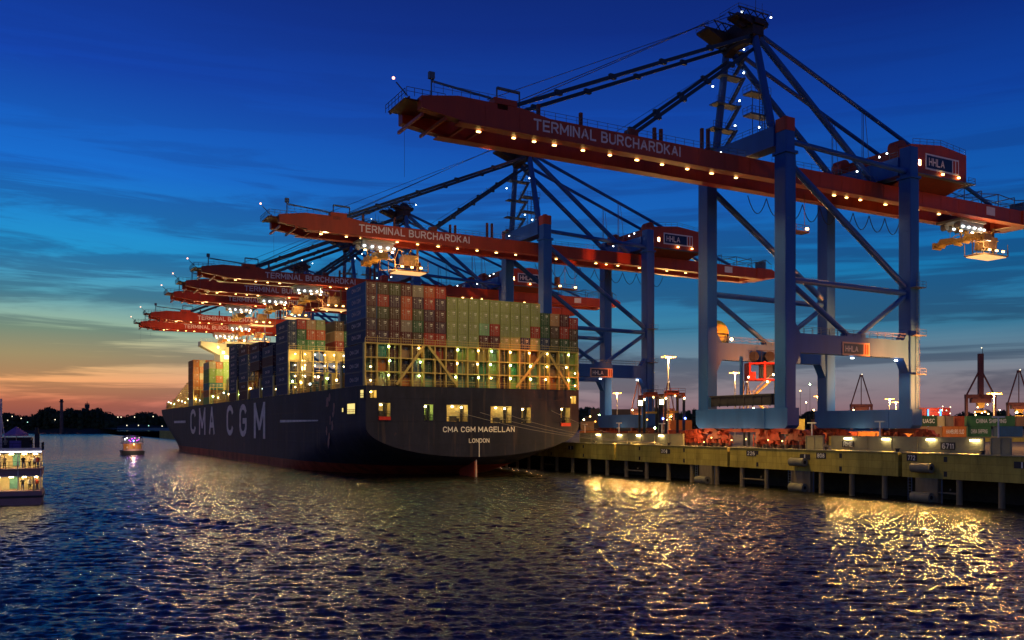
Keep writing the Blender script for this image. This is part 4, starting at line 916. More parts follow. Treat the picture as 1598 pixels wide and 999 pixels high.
# superstructure
SU = 360
m = MB(); m.box(V0 + 7, VE - 7, SU, SU + 13, DZ, 41); m.box(V0 + 9, VE - 9, SU + .5, SU + 12, 41, 44.5)
sup = m.build('superstructure', mat('superstructure_cream', (.78, .68, .42), .5, var=.08), ship)
m = MB()
m.add([(V0 - .3, SU + 1, 42.6), (V0 - .3, SU + 7, 42.6), (V0 + 9, SU + 7, 38.0), (V0 + 9, SU + 1, 38.0), (V0 - .3, SU + 1, 44.3), (V0 - .3, SU + 7, 44.3), (V0 + 9, SU + 7, 43.6), (V0 + 9, SU + 1, 43.6)],
      [(0, 1, 2, 3), (4, 7, 6, 5), (0, 3, 7, 4), (3, 2, 6, 7), (2, 1, 5, 6), (1, 0, 4, 5)])
m.rail((V0 - .2, SU + 1, 44.3), (V0 + 8, SU + 1, 43.7)); m.build('bridge_wing', MATS['superstructure_cream'], sup)
for z in range(5):
    m = MB()
    for i in range(10): m.box(V0 + 8.5 + i * 3.4, V0 + 9.9 + i * 3.4, SU - .05, SU - .01, 24 + z * 3.4, 25.2 + z * 3.4)
    m.build('window_row', L_room, sup)
m = MB(); m.box(V0 + 9.4, VE - 9.4, SU + .44, SU + .49, 42.2, 43.6); m.build('window_row', dark_steel, sup)
m = MB(); m.tube((VC, SU + 6, 44.5), (VC, SU + 6, 53), .5, 6, .25); m.box(VC - 3, VC + 3, SU + 5.8, SU + 6.2, 49, 49.4); m.build('mast', white_p, sup)
for x in (V0 + 11, V0 + 14, V0 + 18, V0 + 12.5): m = MB(); m.tube((x, SU + 3, 44.5), (x, SU + 3, 47.5), .12, 4); m.ball((x, SU + 3, 47.2), .6); m.build('antenna', white_p, sup)
for x, y, z in ((V0 + 6, SU - .4, 42), (V0 + 8, SU - .4, 40), (V0 + 10, SU - .4, 45), (V0 + 13, SU - .4, 46), (V0 + 16, SU - .4, 45), (V0 + 7, SU - .4, 35), (V0 + 7.5, SU - .4, 30), (V0 + 9, SU - .4, 27)):
    m = MB(); m.ball((x, y, z), .35); m.build('deck_lamp', L_warm, sup)
lamp('POINT', 'bridge_flood', (V0 + 4, SU - 4, 39), 1800, (1, .76, .32), .4, ship)
# bow guides
m = MB(); rs = random.Random(9)
for i in range(9):
    u = 402 + i * 7; h_ = 11.5 - i * .75
    for v in (V0 + 1.5 + i * .3, V0 + 8):
        m.box(v, v + .4, u, u + .5, DZ, DZ + h_); m.box(v, v + .25, u + 3.5, u + 3.9, DZ, DZ + h_ * .8)
    m.box(V0 + 1.5 + i * .3, V0 + 8.4, u, u + .4, DZ + h_ * .55, DZ + h_ * .55 + .4); m.box(V0 + 1.5 + i * .3, V0 + 8.4, u, u + .4, DZ + h_ - .4, DZ + h_)
m.build('cell_guide', cream, ship)
for i in range(8):
    m = MB(); m.ball((V0 + 2.2 + i * .3, 400.5 + i * 7, DZ + 3 + (i * 3.7) % 6), .3); m.build('deck_lamp', (L_warm, L_white)[i % 2], ship)

# ------------------------------------------------------------------ containers
COL = dict([('dark maroon', (.11, .022, .022)), ('dark brown', (.09, .045, .025)), ('dark purple', (.075, .03, .055)), ('dark olive', (.085, .085, .035)), ('grey tan', (.26, .20, .15)), ('red', (.36, .035, .02)),
            ('orange red', (.45, .08, .025)), ('navy', (.02, .035, .10)), ('khaki', (.28, .31, .12)), ('green', (.06, .20, .07)), ('tan', (.42, .24, .12)), ('dark green', (.04, .10, .045)), ('bright green', (.04, .42, .14)),
            ('orange', (.62, .20, .04)), ('pale green', (.22, .40, .22)), ('cream', (.60, .50, .25)), ('blue', (.03, .11, .26)), ('teal', (.05, .22, .20)), ('yellow', (.62, .48, .10)), ('grey', (.30, .29, .26)), ('black', (.02, .02, .02)), ('lime green', (.30, .45, .08))])
def cmat(c):
    n = 'container_' + c.replace(' ', '_')
    return mat(n, tuple(q * .85 for q in COL[c]), .55, var=.28, vs=.9, streak=1)
bar_m = mat('lock_bar', (.30, .29, .26), .5, var=.2)
CM = {}
def cont_mesh(h, Ln=12.19):
    k = (round(h, 2), Ln)
    if k in CM: return CM[k]
    m = MB(); w = 2.44; t_ = .09
    for x in (0, w - .14):
        for y in (0, Ln - .14): m.box(x, x + .14, y, y + .14, 0, h)
    for x in (0, w - .1):
        m.box(x + .002, x + .098, .14, Ln - .14, .003, .16); m.box(x + .002, x + .098, .14, Ln - .14, h - .11, h - .003)
    for y in (0, Ln - .1): m.box(.14, w - .14, y + .002, y + .098, .003, .16, 3); m.box(.14, w - .14, y + .002, y + .098, h - .13, h - .003, 3)
    # corrugated sides
    for sx in (0, 1):
        n = int((Ln - .28) / .278); vs = []; pat = (.05, .05, .015, .015)
        st = (Ln - .28) / (n * 4)
        for i in range(n * 4 + 1):
            d = pat[i % 4]; x = d if sx == 0 else w - d; y = .14 + st * i; vs += [(x, y, .16), (x, y, h - .11)]
        m.add(vs, [((2 * i, 2 * i + 1, 2 * i + 3, 2 * i + 2) if sx == 0 else (2 * i, 2 * i + 2, 2 * i + 3, 2 * i + 1)) for i in range(n * 4)])
    for y, sg in ((.05, 1), (Ln - .05, -1)):
        m.add([(.14, y, .16), (w - .14, y, .16), (w - .14, y, h - .13), (.14, y, h - .13)], [(0, 1, 2, 3) if sg == 1 else (3, 2, 1, 0)], 3)
    m.add([(.1, .1, h - .02), (w - .1, .1, h - .02), (w - .1, Ln - .1, h - .02), (.1, Ln - .1, h - .02)], [(0, 1, 2, 3)])
    m.box(w / 2 - .02, w / 2 + .02, .02, .06, .16, h - .13, 1)
    for x in (.45, .92, 1.52, 1.99): m.tube((x, .015, .1), (x, .015, h - .08), .035, 4, mi=1)
    for x in (.45, 1.52): m.box(x, x + .42, -.005, .03, 1.0, 1.07, 1)
    m.box(1.35, 1.9, .035, .045, h - .75, h - .5, 2); m.box(1.4, 1.8, .035, .045, h - 1.05, h - .9, 2); m.box(.3, .55, .035, .045, h - .62, h - .5, 2); m.box(.3, .5, .035, .045, 1.2, 1.32, 2)
    me = m.mesh('shipping_container', [cmat('navy'), bar_m, mat('container_mark', (.6, .58, .5), .6), cmat('navy')]); CM[k] = me; return me
NC = [0]
def container(x, y, z, h, col, label, group, rz=0, Ln=12.19, logo=None):
    o = bpy.data.objects.new('shipping_container', cont_mesh(h, Ln)); C.objects.link(o); NC[0] += 1
    o.location = (x, y, z); o.rotation_euler = (0, 0, rz); tag(o, label, 'container', group)
    
    for q_ in (0, 3): o.material_slots[q_].link = 'OBJECT'; o.material_slots[q_].material = cmat(col)
    if logo:                                               # on the -X long side
        s_, u0_, w_, hh, z_ = logo
        text(s_, mat('logo_pale', (.62, .45, .42), .6), o, (-.03, u0_, z_), w_, hh, -math.pi / 2, .02)
    return o
dm, db, dp, do, gt, rd, orr, nv, kh, gn, tn, dg = 'dark maroon', 'dark brown', 'dark purple', 'dark olive', 'grey tan', 'red', 'orange red', 'navy', 'khaki', 'green', 'tan', 'dark green'
top = [  # colour per column, top tier first
    [dm, dm, db, dp, dm], [db, rd, do, db, dp], [do, dp, db, dm, dm], [dm, orr, orr, gt, dm], [gt, dp, do, dg, db], [orr, rd, dp, dm, rd], [rd, dp, dm, dp, rd],
    [kh, kh, kh, kh], [kh, kh, kh, kh], [kh, kh, kh, kh], [kh, kh, 'pale green', dm], [kh, kh, rd, dm], [kh, kh, kh, kh], [kh, kh, kh, kh], [kh, kh, kh, nv], [kh, kh, rd, kh],
    [dg, dg, nv], [tn, db, do], [dm, rd, dg], [rd, db, do]]
low = [['dark brown', 'dark green', 'grey tan'], ['teal', 'orange', 'cream'], ['dark maroon', 'black', 'dark brown'], ['tan', 'dark brown', 'orange'], ['dark brown', 'navy', 'tan'], ['dark green', 'dark green', 'pale green'], ['red', 'dark brown', 'dark brown'], ['dark brown', 'dark maroon', 'dark brown'],
       ['lime green', 'pale green', 'pale green'], ['lime green', 'dark olive', 'dark green'], ['yellow', 'bright green', 'pale green'], ['pale green', 'lime green', 'pale green'], ['dark olive', 'dark olive', 'dark maroon'], ['lime green', 'bright green', 'lime green'], ['dark brown', 'dark olive', 'dark brown'], ['orange', 'pale green', 'pale green'], ['dark brown', 'dark green', 'dark maroon'], ['dark olive', 'tan', 'orange'], ['dark olive', 'dark brown', 'dark brown'], ['lime green', 'lime green', 'bright green']]
PITCH = 2.56
for c_ in range(20):
    v = V0 + .06 + PITCH * c_ + (.0 if c_ < 7 else .12)
    v = min(v, VE - 2.5)
    for k_, col in enumerate(low[c_]):
        z = DZ + .05 + 2.87 * (2 - k_)
        container(v, U0 + 1.5, z, 2.84, col, '%s container behind stern lashing bridge, %s column from left, %s tier down' % (col, ORD[c_], ORD[k_]), 'containers stacked on the stern deck')
    n = len(top[c_]); th = 2.46 if c_ < 7 else (2.60 if c_ < 16 else (2.80 if c_ < 19 else 2.6))
    for k_, col in enumerate(top[c_]):
        z = LB0 + .15 + th * (n - 1 - k_)
        lg = None
        cc = 'navy' if c_ == 0 and False else col
        container(v, U0 + .2, z, th - .03, cc, '%s container in upper stern stack, %s column from left, %s tier down' % (col, ORD[c_], ORD[k_]), 'containers stacked on the stern deck')
# port side boxes of the stern stack: blue long sides with pale lettering
for o in list(C.objects):
    if o.name.startswith('shipping_container') and abs(o.location.x - V0 - .06) < .01:
        o.material_slots[0].material = cmat('blue' if o.location.z > 31 else 'navy')
        o['label'] = o['label'].replace(' container', ' and blue container', 1)
        text('CMA CGM', mat('logo_pale', (.62, .45, .42), .6), o, (-.03, 8.6, .9), 5.6, .9, -math.pi / 2, .02)
def bay(name, u, cols, z0, tiers, h, palette, skip=(), seed=0, logo=True, vofs=0):
    rs = random.Random(seed)
    for c_ in cols:
        for k_ in range(tiers):
            if (c_, k_) in skip: continue
            col = palette[(c_ * 7 + k_ * 3 + rs.randrange(3)) % len(palette)]
            if c_ == 0 and logo: col = nv if rs.random() < .75 else dm
            o = container(V0 + .06 + vofs + PITCH * c_, u, z0 + h * k_, h - .03, col, '%s container, %s, %s column from left, %s tier up' % (col, name, ORD[c_], ORD[k_]), 'containers in the forward bays')
            if c_ == 0 and logo and k_ > 0 and rs.random() < .7: text('CMA CGM', MATS['logo_pale'], o, (-.03, 8.6, .9), 5.2, .8, -math.pi / 2, .02)
bay('bay behind the lit frame', 232, (0,), DZ + .1, 7, 2.8, [dg, orr, nv], seed=1)
bay('bay behind the lit frame', 232, range(1, 8), 31.3, 3, 2.7, [do, orr, dg, db, kh, rd, tn, gn], skip=[(4, 0), (4, 1), (4, 2), (6, 2)], seed=2)
bay('low gap bay', 208, range(1, 6), DZ + .1, 2, 2.7, [dm, 'cream', dg, 'cream', tn], skip=[(1, 1), (2, 1), (3, 1), (5, 1), (4, 1)], seed=3)
bay('second forward bay', 248, (0, 1), DZ + .1, 5, 2.85, [dg, nv], seed=4)
bay('third forward bay', 264, (0, 1), DZ + .1, 6, 2.75, [nv, dm], skip=[(0, 2), (0, 1)], seed=5)
bay('fourth forward bay', 280, (0, 1), DZ + .1, 6, 2.8, [dm, db], seed=6)
bay('fifth forward bay', 296, (0, 1, 2), DZ + .1, 7, 2.65, [db, dm, tn], seed=7)
bay('green bay before the bridge', 345, range(0, 6), DZ + .1, 6, 2.65, ['lime green', 'teal', 'yellow', 'lime green', 'orange', 'cream'], seed=8, logo=False)
bay('foremost bay', 381, range(0, 4), DZ + .1, 7, 2.7, ['orange', 'cream', 'orange', 'tan', 'yellow'], seed=9, logo=False)

# mooring lines from the stern to the quay
for i, (va, za, ub) in enumerate(((80, 14.2, 128), (86, 14.0, 130), (92, 13.8, 133), (104, 14.5, 140))):
    pts = []
    for k_ in range(13):
        t_ = k_ / 12; pts.append((va + (QV + .7 - va) * t_, U0 - .3 + (ub - U0) * t_ if False else U0 - .3 - (U0 - .3 - (155 - i * 3)) * t_, za + (7.5 - za) * t_ - 2.2 * 4 * t_ * (1 - t_) * .5))
    tag(MB().path(pts, .05, 5).build('mooring_line', rope_m), 'pale mooring rope from the stern to the quay, %s from the left' % ORD[i], 'rope', 'mooring lines at the stern')

# ------------------------------------------------------------------ yard containers
def yc(x0, y1, wpx, d, h, col, label, txt=None, tc_='sign', Ln=None, tsz=(.4, .5)):
    """long side faces the camera: bottom-left pixel x0, y1 at depth d"""
    v, u = atd(x0, d); z = CAMZ + (HY - y1) / F * d
    Lm = Ln or wpx / F * d
    o = container(v, u, z, h, col, label, 'containers stacked in the yard', rz=-YAW - rad(90) + rad(180), Ln=round(Lm, 1))
    # rotated so the -X side looks at the camera
    o.rotation_euler = (0, 0, -YAW + rad(90)); vv, uu = atd(x0 + wpx, d); o.location = (vv, uu, z)
    if txt:
        w_ = Lm * tsz[0]
        text(txt, white_p, o, (-.03, Lm * tsz[1], h * .3), w_, h * .42, -math.pi / 2, .02)
    return o
yz = lambda d, k_=0, h=2.6: None
def stack(x0, wpx, d, rows, group_name):
    z0 = 7.0
YC = [ # x0, width px, depth, base z, h, colour, label, text
    (1508, 76, 250, 11.05, 2.85, 'green', 'green container lettered CHINA SHIPPING, top of the right yard stack', 'CHINA SHIPPING', (.62, .80)),
    (1510, 37, 248, 8.1, 2.9, 'green', 'shorter green container with small CHINA SHIPPING lettering, lower tier', 'CHINA SHIPPING', (.70, .86)),
    (1556, 40, 250, 8.1, 2.9, 'blue', 'blue container at the right edge below the long green one', None, None),
    (1586, 40, 251, 11.05, 2.85, 'tan', 'tan container beside the long green one at the right edge', None, None),
    (1436, 26, 236, 11.0, 2.8, 'dark green', 'dark green container lettered UASC above the orange one', 'UASC', (.72, .84)),
    (1463, 11, 236, 11.0, 2.8, 'cream', 'cream container end between green and grey ones', None, None),
    (1476, 12, 236, 11.0, 2.8, 'grey tan', 'grey tan container end right of the cream one', None, None),
    (1490, 15, 240, 11.0, 2.8, 'orange red', 'orange red container end left of the long green one', None, None),
    (1434, 36, 235, 8.1, 2.88, 'tan', 'tan container under the dark green lettered one', None, None),
    (1471, 37, 235, 8.1, 2.88, 'orange', 'orange container lettered HAMBURG SUD in the lower yard tier', 'HAMBURG SUD', (.75, .85)),
    (1240, 16, 205, 9.9, 2.8, 'yellow', 'upper pale yellow container right of the bogies', None, None),
    (1231, 25, 200, 7.1, 2.8, 'yellow', 'lower pale yellow container right of the bogies', None, None),
    (1252, 16, 190, 7.1, 2.7, 'green', 'small green container with white marks beside the yellow ones', 'KLINE', (.7, .8)),
    (1271, 22, 215, 9.9, 2.8, 'dark maroon', 'dark maroon container behind the white post', None, None),
    (1270, 30, 212, 7.1, 2.75, 'orange red', 'rusty red container behind the white post', None, None),
    (1296, 42, 196, 7.1, 2.75, 'orange red', 'orange container under the landside sill, left one', None, None),
    (1339, 44, 196, 7.1, 2.75, 'orange', 'orange container under the landside sill, middle one', None, None),
    (1384, 46, 196, 7.1, 2.75, 'orange', 'orange container under the landside sill, right one', None, None),
    (1300, 52, 178, 7.1, 1.9, 'yellow', 'low yellow open top box behind the barrier', None, None),
    (1353, 42, 178, 7.1, 1.9, 'dark green', 'low green box behind the barrier', None, None),
    (905, 34, 250, 7.1, 2.6, 'orange', 'orange container just right of the ship stern', None, None),
    (940, 40, 240, 7.1, 2.6, 'orange red', 'orange red container under the second crane, left one', None, None),
    (982, 30, 240, 7.1, 2.6, 'orange', 'orange container under the second crane, right one', None, None),
    (1012, 26, 300, 7.1, 2.8, 'grey', 'grey container behind the straddle carrier', None, None),
    (1046, 34, 250, 10.0, 2.8, 'orange', 'bright orange container above others left of the near crane', None, None),
    (1044, 40, 246, 7.1, 2.8, 'orange red', 'red container left of the near crane legs', None, None),
    (907, 20, 253, 9.8, 2.6, 'tan', 'tan container stacked right of the ship stern', None, None),
    (1064, 26, 215, 7.1, 2.6, 'orange', 'orange container touching the near crane bogies', None, None),
]
tz = [atd(1427, 228), atd(1660, 228), atd(1680, 275), atd(1427, 275)]
tag(MB().prism(tz, QZ, 8.08).build('pavement', concrete), 'raised concrete loading pavement under the right yard stacks', kind='structure')
for x0, w, d, z, h, col, lb_, tx, ts in YC:
    y1 = HY - (z - CAMZ) * F / d
    yc(x0, y1, w, d, h, col, lb_, tx, Ln=None, tsz=ts or (.4, .5))

# ------------------------------------------------------------------ straddle carriers, cabin tower
def straddle(x, d, label, s=1.0):
    v, u = atd(x, d); t = thing('straddle_carrier', label, 'carrier', (v, u, QZ), -YAW, 'straddle carriers in the yard')
    for sx in (-2.3, 2.3):
        m = MB()
        for yy in (-4, -1.4, 1.4, 4): m.cyl((sx, yy, .8), .8, .6, 'x', 12)
        m.build('wheel', rubber, t)
        m = MB(); m.box(sx - .4, sx + .4, -4.8, 4.8, 1.6, 2.3); m.build('side_beam', bogie_red, t)
        for yy in (-4.3, 4.3): m = MB(); m.box(sx - .3, sx + .3, yy - .3, yy + .3, 2.3, 11.2); m.build('leg', dark_steel, t)
        m = MB(); m.box(sx - .35, sx + .35, -4.6, 4.6, 11.2, 11.9); m.build('top_beam', bogie_red, t)
    m = MB(); m.box(-2.6, 2.6, -4.6, -3.9, 11.9, 12.4); m.box(-2.6, 2.6, 3.9, 4.6, 11.9, 12.4); m.box(-1.6, 1.6, -2, 2, 11.9, 13.0); m.rail((-2.6, -4.6, 12.4), (2.6, -4.6, 12.4)); m.build('engine_deck', bogie_red, t)
    m = MB(); m.box(-1.2, 1.2, -3.4, 3.4, 7.4, 7.9)
    for sx in (-1, 1):
        for yy in (-3, 3): m.tube((sx, yy, 7.9), (sx, yy, 11.6), .05, 3)
    m.build('spreader', yellow_mach, t)
    m = MB(); m.box(-3.9, -2.7, -4.4, -2.6, 9.0, 11.0); k = m.build('cab', dark_steel, t)
    MB().box(-3.8, -2.8, -4.5, -4.41, 9.5, 10.7).build('window', L_room, k)
    for sx, zz_, lm in ((-2.3, 11.0, L_warm), (2.3, 11.0, L_warm), (0, 11.6, L_boom), (2.5, 6, L_blue)): MB().ball((sx, -5.0, zz_), .24).build('lamp', lm, t)
    return t
straddle(1015, 236, 'dark red straddle carrier just right of the second crane')
straddle(1048, 226, 'straddle carrier with blue side lamp left of the near crane')
# red service cabin with stairs on the quay behind the near leg
v, u = 131.5, 134.0
t = thing('stair_tower', 'red service cabin on open steel stairs behind the near crane leg', 'stair tower', (v, u, QZ), -YAW)
m = MB(); m.box(-3.4, 4.4, -2.2, 2.2, 4.4, 5.0); m.rail((-3.4, -2.2, 5), (4.4, -2.2, 5)); m.box(-3.0, -2.6, -2, -1.6, 0, 4.4); m.box(3.8, 4.2, -2, -1.6, 0, 4.4); m.box(-3.0, -2.6, 1.6, 2, 0, 4.4); m.box(3.8, 4.2, 1.6, 2, 0, 4.4); m.build('platform', dark_steel, t)
m = MB(); a, b_, c_ = (2.4, -1.6, 5.0), (-1.8, -1.6, 10.0), (1.6, -1.6, 13.2)
for p, q in ((a, b_), (b_, c_)):
    for dy in (0, 1.1):
        m.beam((p[0], p[1] + dy, p[2]), (q[0], q[1] + dy, q[2]), .12, .3); m.beam((p[0], p[1] + dy, p[2] + 1.1), (q[0], q[1] + dy, q[2] + 1.1), .07, .07)
    for i in range(14):
        s_ = Vector(p).lerp(Vector(q), i / 13); m.box(s_.x - .2, s_.x + .2, s_.y, s_.y + 1.1, s_.z - .03, s_.z + .03)
m.box(-3.2, -1.2, -1.8, .4, 9.9, 10.05); m.rail((-3.2, -1.8, 10.0), (-1.2, -1.8, 10.0), 1.1, .7)
for x in (-3, 3.4): m.tube((x, -1.7, 5), (x, -1.7, 13.4), .1, 4); m.tube((x, 1.7, 5), (x, 1.7, 13.4), .1, 4)
m.build('stair', cream, t)
m = MB(); m.box(-2.8, 3.4, -1.9, 1.9, 13.3, 13.6); m.box(-2.8, -2.4, -1.9, 1.9, 13.6, 16.6); m.box(.2, .6, -1.9, 1.9, 13.6, 17.2); m.box(-2.8, 3.4, -1.9, 1.9, 16.6, 16.9); m.box(-2.8, -1.4, -1.8, -1.5, 13.6, 15.0); m.box(2.8, 3.4, -1.9, -1.5, 13.6, 16.6)
cb = m.build('cabin', red_p, t)
m = MB(); m.box(-.55, 3.0, -1.5, -1.3, 13.8, 16.4); m.build('window', dark_steel, cb)
m = MB(); m.cyl((-1.6, -.5, 18.2), 1.0, 1.6, 'y', 14); m.cyl((1.6, -.5, 18.2), 1.0, 1.6, 'y', 14); m.rail((-2.8, -1.9, 16.9), (3.4, -1.9, 16.9), 2.4, 1.2); m.build('winch', dark_steel, t)
for p in ((-3, -2.2, 13.9), (2.0, -2.2, 14.4), (.8, -2.2, 13.0), (-2.0, -2.3, 7.6), (2.6, -2.3, 9.0), (-1.0, -2.5, 4.0), (1.2, -2.5, 4.0), (0.4, -2.5, 1.6)): MB().ball(p, .2).build('lamp', L_warm, t)
lamp('POINT', 'cabin_light', (0, -4, 15), 260, (1, .6, .25), .3, t); lamp('POINT', 'stair_light', (0, -4, 8), 500, (1, .75, .35), .3, t)
# floods under the portal beams and added unseen fills for the yard boxes
for c in cranes[:2]:
    lamp('SPOT', 'portal_flood', (27.0, -11.6, 16.9), 2500, (1, .66, .28), .3, c, (0, 0, 0), 130); lamp('SPOT', 'portal_flood', (17.5, -11.6, 16.9), 2500, (1, .66, .28), .3, c, (0, 0, 0), 130)
    lamp('SPOT', 'added_yard_fill', (35.4, 0, 24), 40000, (1, .55, .18), .5, c, (0, rad(-60), 0), 150)
    lamp('SPOT', 'added_yard_fill', (35.4, -8, 19), 34000, (1, .62, .25), .5, c, (rad(68), 0, rad(-45)), 120)
# lamps about the bogies
for c in cranes[:2]:
    for x, y, e in ((-2.2, -9, 420), (-2.2, -2, 420), (-2.2, 4, 420), (-2.2, 11, 900), (31.5, 0, 500)): lamp('POINT', 'bogie_light', (x - 1.4, y, 2.2), e, (1, .50, .18), .2, c)
    for x, y, z in ((-1.5, -7.6, 1.5), (-1.5, -2.0, 1.6), (-1.5, 1.8, 1.4), (-1.5, 7.4, 1.8), (-1.5, 9.6, .9), (-1.5, -11, 1.4)): MB().ball((x, y, z), .11).build('lamp', L_boom, c)

# ------------------------------------------------------------------ lamp masts
def mast_lamp(x, y, d, label, e=45000, k=1.0):
    v, u = atd(x, d); h = CAMZ + (HY - y) / F * d - QZ
    t = thing('lamp_mast', label, 'lamp mast', (v, u, QZ), -YAW, 'tall sodium lamp masts')
    m = MB(); m.tube((0, 0, 0), (0, 0, h), .35, 8, .18); m.build('pole', mat('galvanised', (.4, .36, .3), .5), t)
    m = MB(); m.cyl((0, 0, h), 1.2, .3, 'z', 12); m.box(-2.4, 2.4, -.15, .15, h - .1, h + .1); m.build('lamp_ring', dark_steel, t)
    for dx in (-2.2, -.8, .8, 2.2): m = MB(); m.cbox(dx, -.3, h - .35, .9 * k, .7, .45 * k); m.build('lamp_head', L_sod, t)
    lamp('POINT', 'mast_light', (0, -.8, h - 1.2), e, (1, .52, .16), 1.0, t)
for a in ((1043, 556, 330, 'tallest sodium lamp mast between the two front cranes'), (1147, 581, 400, 'sodium lamp mast framed inside the near crane portal'), (963, 613, 560, 'small sodium lamp mast inside the second crane portal'),
          (1388, 622, 520, 'lamp mast left of the pair right of the small dark crane'), (1398, 627, 540, 'lamp mast right of the pair, partly behind the near crane'), (1551, 613, 330, 'sodium lamp mast in front of the raised boom crane'), (1276, 618, 600, 'small lamp mast behind the service stairs')): mast_lamp(*a)
for i, (v, u, h, e) in enumerate(((168, 86, 20, 9000), (150, 30, 24, 3000), (205, 150, 28, 60000), (190, 205, 26, 60000), (240, 100, 24, 50000), (178, 118, 16, 22000))):
    t = thing('lamp_mast', 'sodium lamp mast behind the cranes lighting the yard, %s' % ['beside the right frame edge', 'nearest the camera outside the frame', 'behind the near crane', 'behind the second crane', 'far right in the yard', 'short one behind the landside legs'][i], 'lamp mast', (v, u, QZ), 0, 'tall sodium lamp masts') if i in (0, 1) else None
    if t:
        m = MB(); m.tube((0, 0, 0), (0, 0, h), .3, 8, .16); m.build('pole', MATS['galvanised'], t); m = MB(); m.cbox(0, 0, h, 2.4, .7, .4); m.build('lamp_head', L_sod, t)
        lamp('POINT', 'mast_light', (0, 0, h - 1), e, (1, .50, .15), .8, t)
    else: pass

t = thing('floodlight', 'short sodium floodlight post in front of the landside leg, outside right', 'light', (158, 92, QZ), 0)
MB().tube((0, 0, 0), (0, 0, 9), .14, 6).build('pole', dark_steel, t); MB().cbox(0, .3, 9.2, .9, .4, .5).build('lamp_head', L_sod, t)
lamp('POINT', 'flood_light', (0, .9, 9.4), 6000, (1, .40, .06), .4, t)
fl_ = lamp('SPOT', 'flood_light', (0, .9, 9.4), 330000, (1, .24, .03), .4, t, None, 46)
fl_.rotation_euler = Vector((149 - 158, 114 - 92.9, 22 - 16.4)).to_track_quat('-Z', 'Y').to_euler()
# ------------------------------------------------------------------ distant cranes
def far_crane(x, ytop, d, label, raised=False, w=1.0, lit=1):
    v, u = atd(x, d); H_ = CAMZ + (HY - ytop) / F * d - QZ; s_ = H_ / 60
    t = thing('distant_crane', label, 'crane', (v, u, QZ), -YAW, 'small dark cranes on the horizon')
    hw = 11 * s_ * w; pz = H_ * (.58 if not raised else .48)
    pz = H_ * .42
    for sx in (-hw, hw): m = MB(); m.box(sx - 1.0 * s_, sx + 1.0 * s_, -1, 1, 0, pz); m.build('leg', mat('far_crane_red', (.16, .05, .04), .6), t)
    m = MB(); m.box(-hw - s_, hw + s_, -1.5, 1.5, pz, pz + 3.0 * s_); m.box(-hw * .7, hw * .7, -2, 2, pz - 3.5 * s_, pz); m.build('portal_beam', MATS['far_crane_red'], t)
    m = MB(); apex = H_ if not raised else H_ * .78
    for sx in (-1, 1): m.tube((sx * hw, 0, pz + 2 * s_), (sx * .8 * s_, 0, apex), .7 * s_, 5)
    m.tube((0, 0, pz + 2 * s_), (0, 0, apex), .5 * s_, 5); m.box(-1.6 * s_, 1.6 * s_, -1, 1, apex - 2 * s_, apex); m.build('frame', MATS['far_crane_red'], t)
    if raised:
        m = MB(); m.box(-1.7 * s_, 2.0 * s_, -1.5, 1.5, pz, H_); m.build('raised_boom', MATS['far_crane_red'], t)
        m = MB(); m.tube((1.6 * s_, 0, H_), (1.6 * s_, 0, H_ + 4 * s_), .25, 4); m.build('antenna', dark_steel, t)
    m = MB(); m.ball((0, -2, apex + .4 + (4 * s_ + H_ * .22 if raised else 0)), .55); m.build('lamp', L_far, t)
    m = MB(); rs = random.Random(int(x))
    for i in range(7): m.ball((rs.uniform(-.5, .5) * hw, -3, pz * rs.uniform(.35, .85)), .45)
    m.build('lamp', L_warm, t)
    m = MB(); m.box(-hw * .4, hw * .4, -1, 1, pz * .55, pz * .62); m.prof([(-2.5, pz * .7), (2.5, pz * .7), (4, pz * .95), (-4, pz * .95)], -1.5, 1.5); m.build('trolley', yellow_mach, t)
    lamp('POINT', 'crane_light', (0, -12, pz * .6), 6000, (1, .6, .25), 1, t)
far_crane(1344, 585, 900, 'small dark crane framed by the near crane portal')
far_crane(1530, 552, 800, 'dark crane with its boom raised straight up at the right', True)
far_crane(1590, 578, 760, 'small crane cut off by the right picture edge')
far_crane(1043, 597, 700, 'small dark crane triangle left of the near crane', w=.6)
far_crane(1165, 597, 700, 'small crane apex inside the near crane portal', w=.8)
far_crane(996, 596, 560, 'dark cabin crane inside the second crane portal', w=.7)
# far ship with red and blue lit stacks at the right
v, u = atd(1457, 620); t = thing('distant_stack', 'far red container stack between two blue lit posts right of the near crane', 'container stack', (v, u, QZ), -YAW)
m = MB()
for i in range(6):
    for k_ in range(4): m.box(-11 + i * 3.8, -7.4 + i * 3.8, 0, 6, 6 + k_ * 2.8, 8.6 + k_ * 2.8)
m.build('stack', cmat('red'), t)
MB().box(-4.6, -3.8, -1, -.5, 0, 16).box(4.0, 4.9, -1, -.5, 0, 16).build('post', emi('blue_post', (.05, .35, 1), 1.6), t)
m = MB(); rs = random.Random(2)
for i in range(9): m.ball((rs.uniform(-11, 12), -1.5, rs.uniform(7, 18)), .45)
m.build('lamp', L_far, t); lamp('POINT', 'stack_light', (0, -10, 14), 9000, (1, .5, .25), 1, t)
# low terminal building behind the ship stern
v, u = atd(948, 620); t = thing('terminal_building', 'low dark terminal building with lit windows right of the stern', 'building', (v, u, QZ), -YAW)
m = MB(); m.box(-12, 30, 0, 16, 0, 16); m.box(-16, -12, 0, 12, 0, 11); m.build('wall', mat('dark_facade', (.05, .045, .045), .8), t)
m = MB()
for i in range(12): m.box(6 + i * 1.4, 6.9 + i * 1.4, -.1, -.02, 8.6 - (i % 3) * 1.2, 9.6 - (i % 3) * 1.2)
m.build('window', L_room, t)
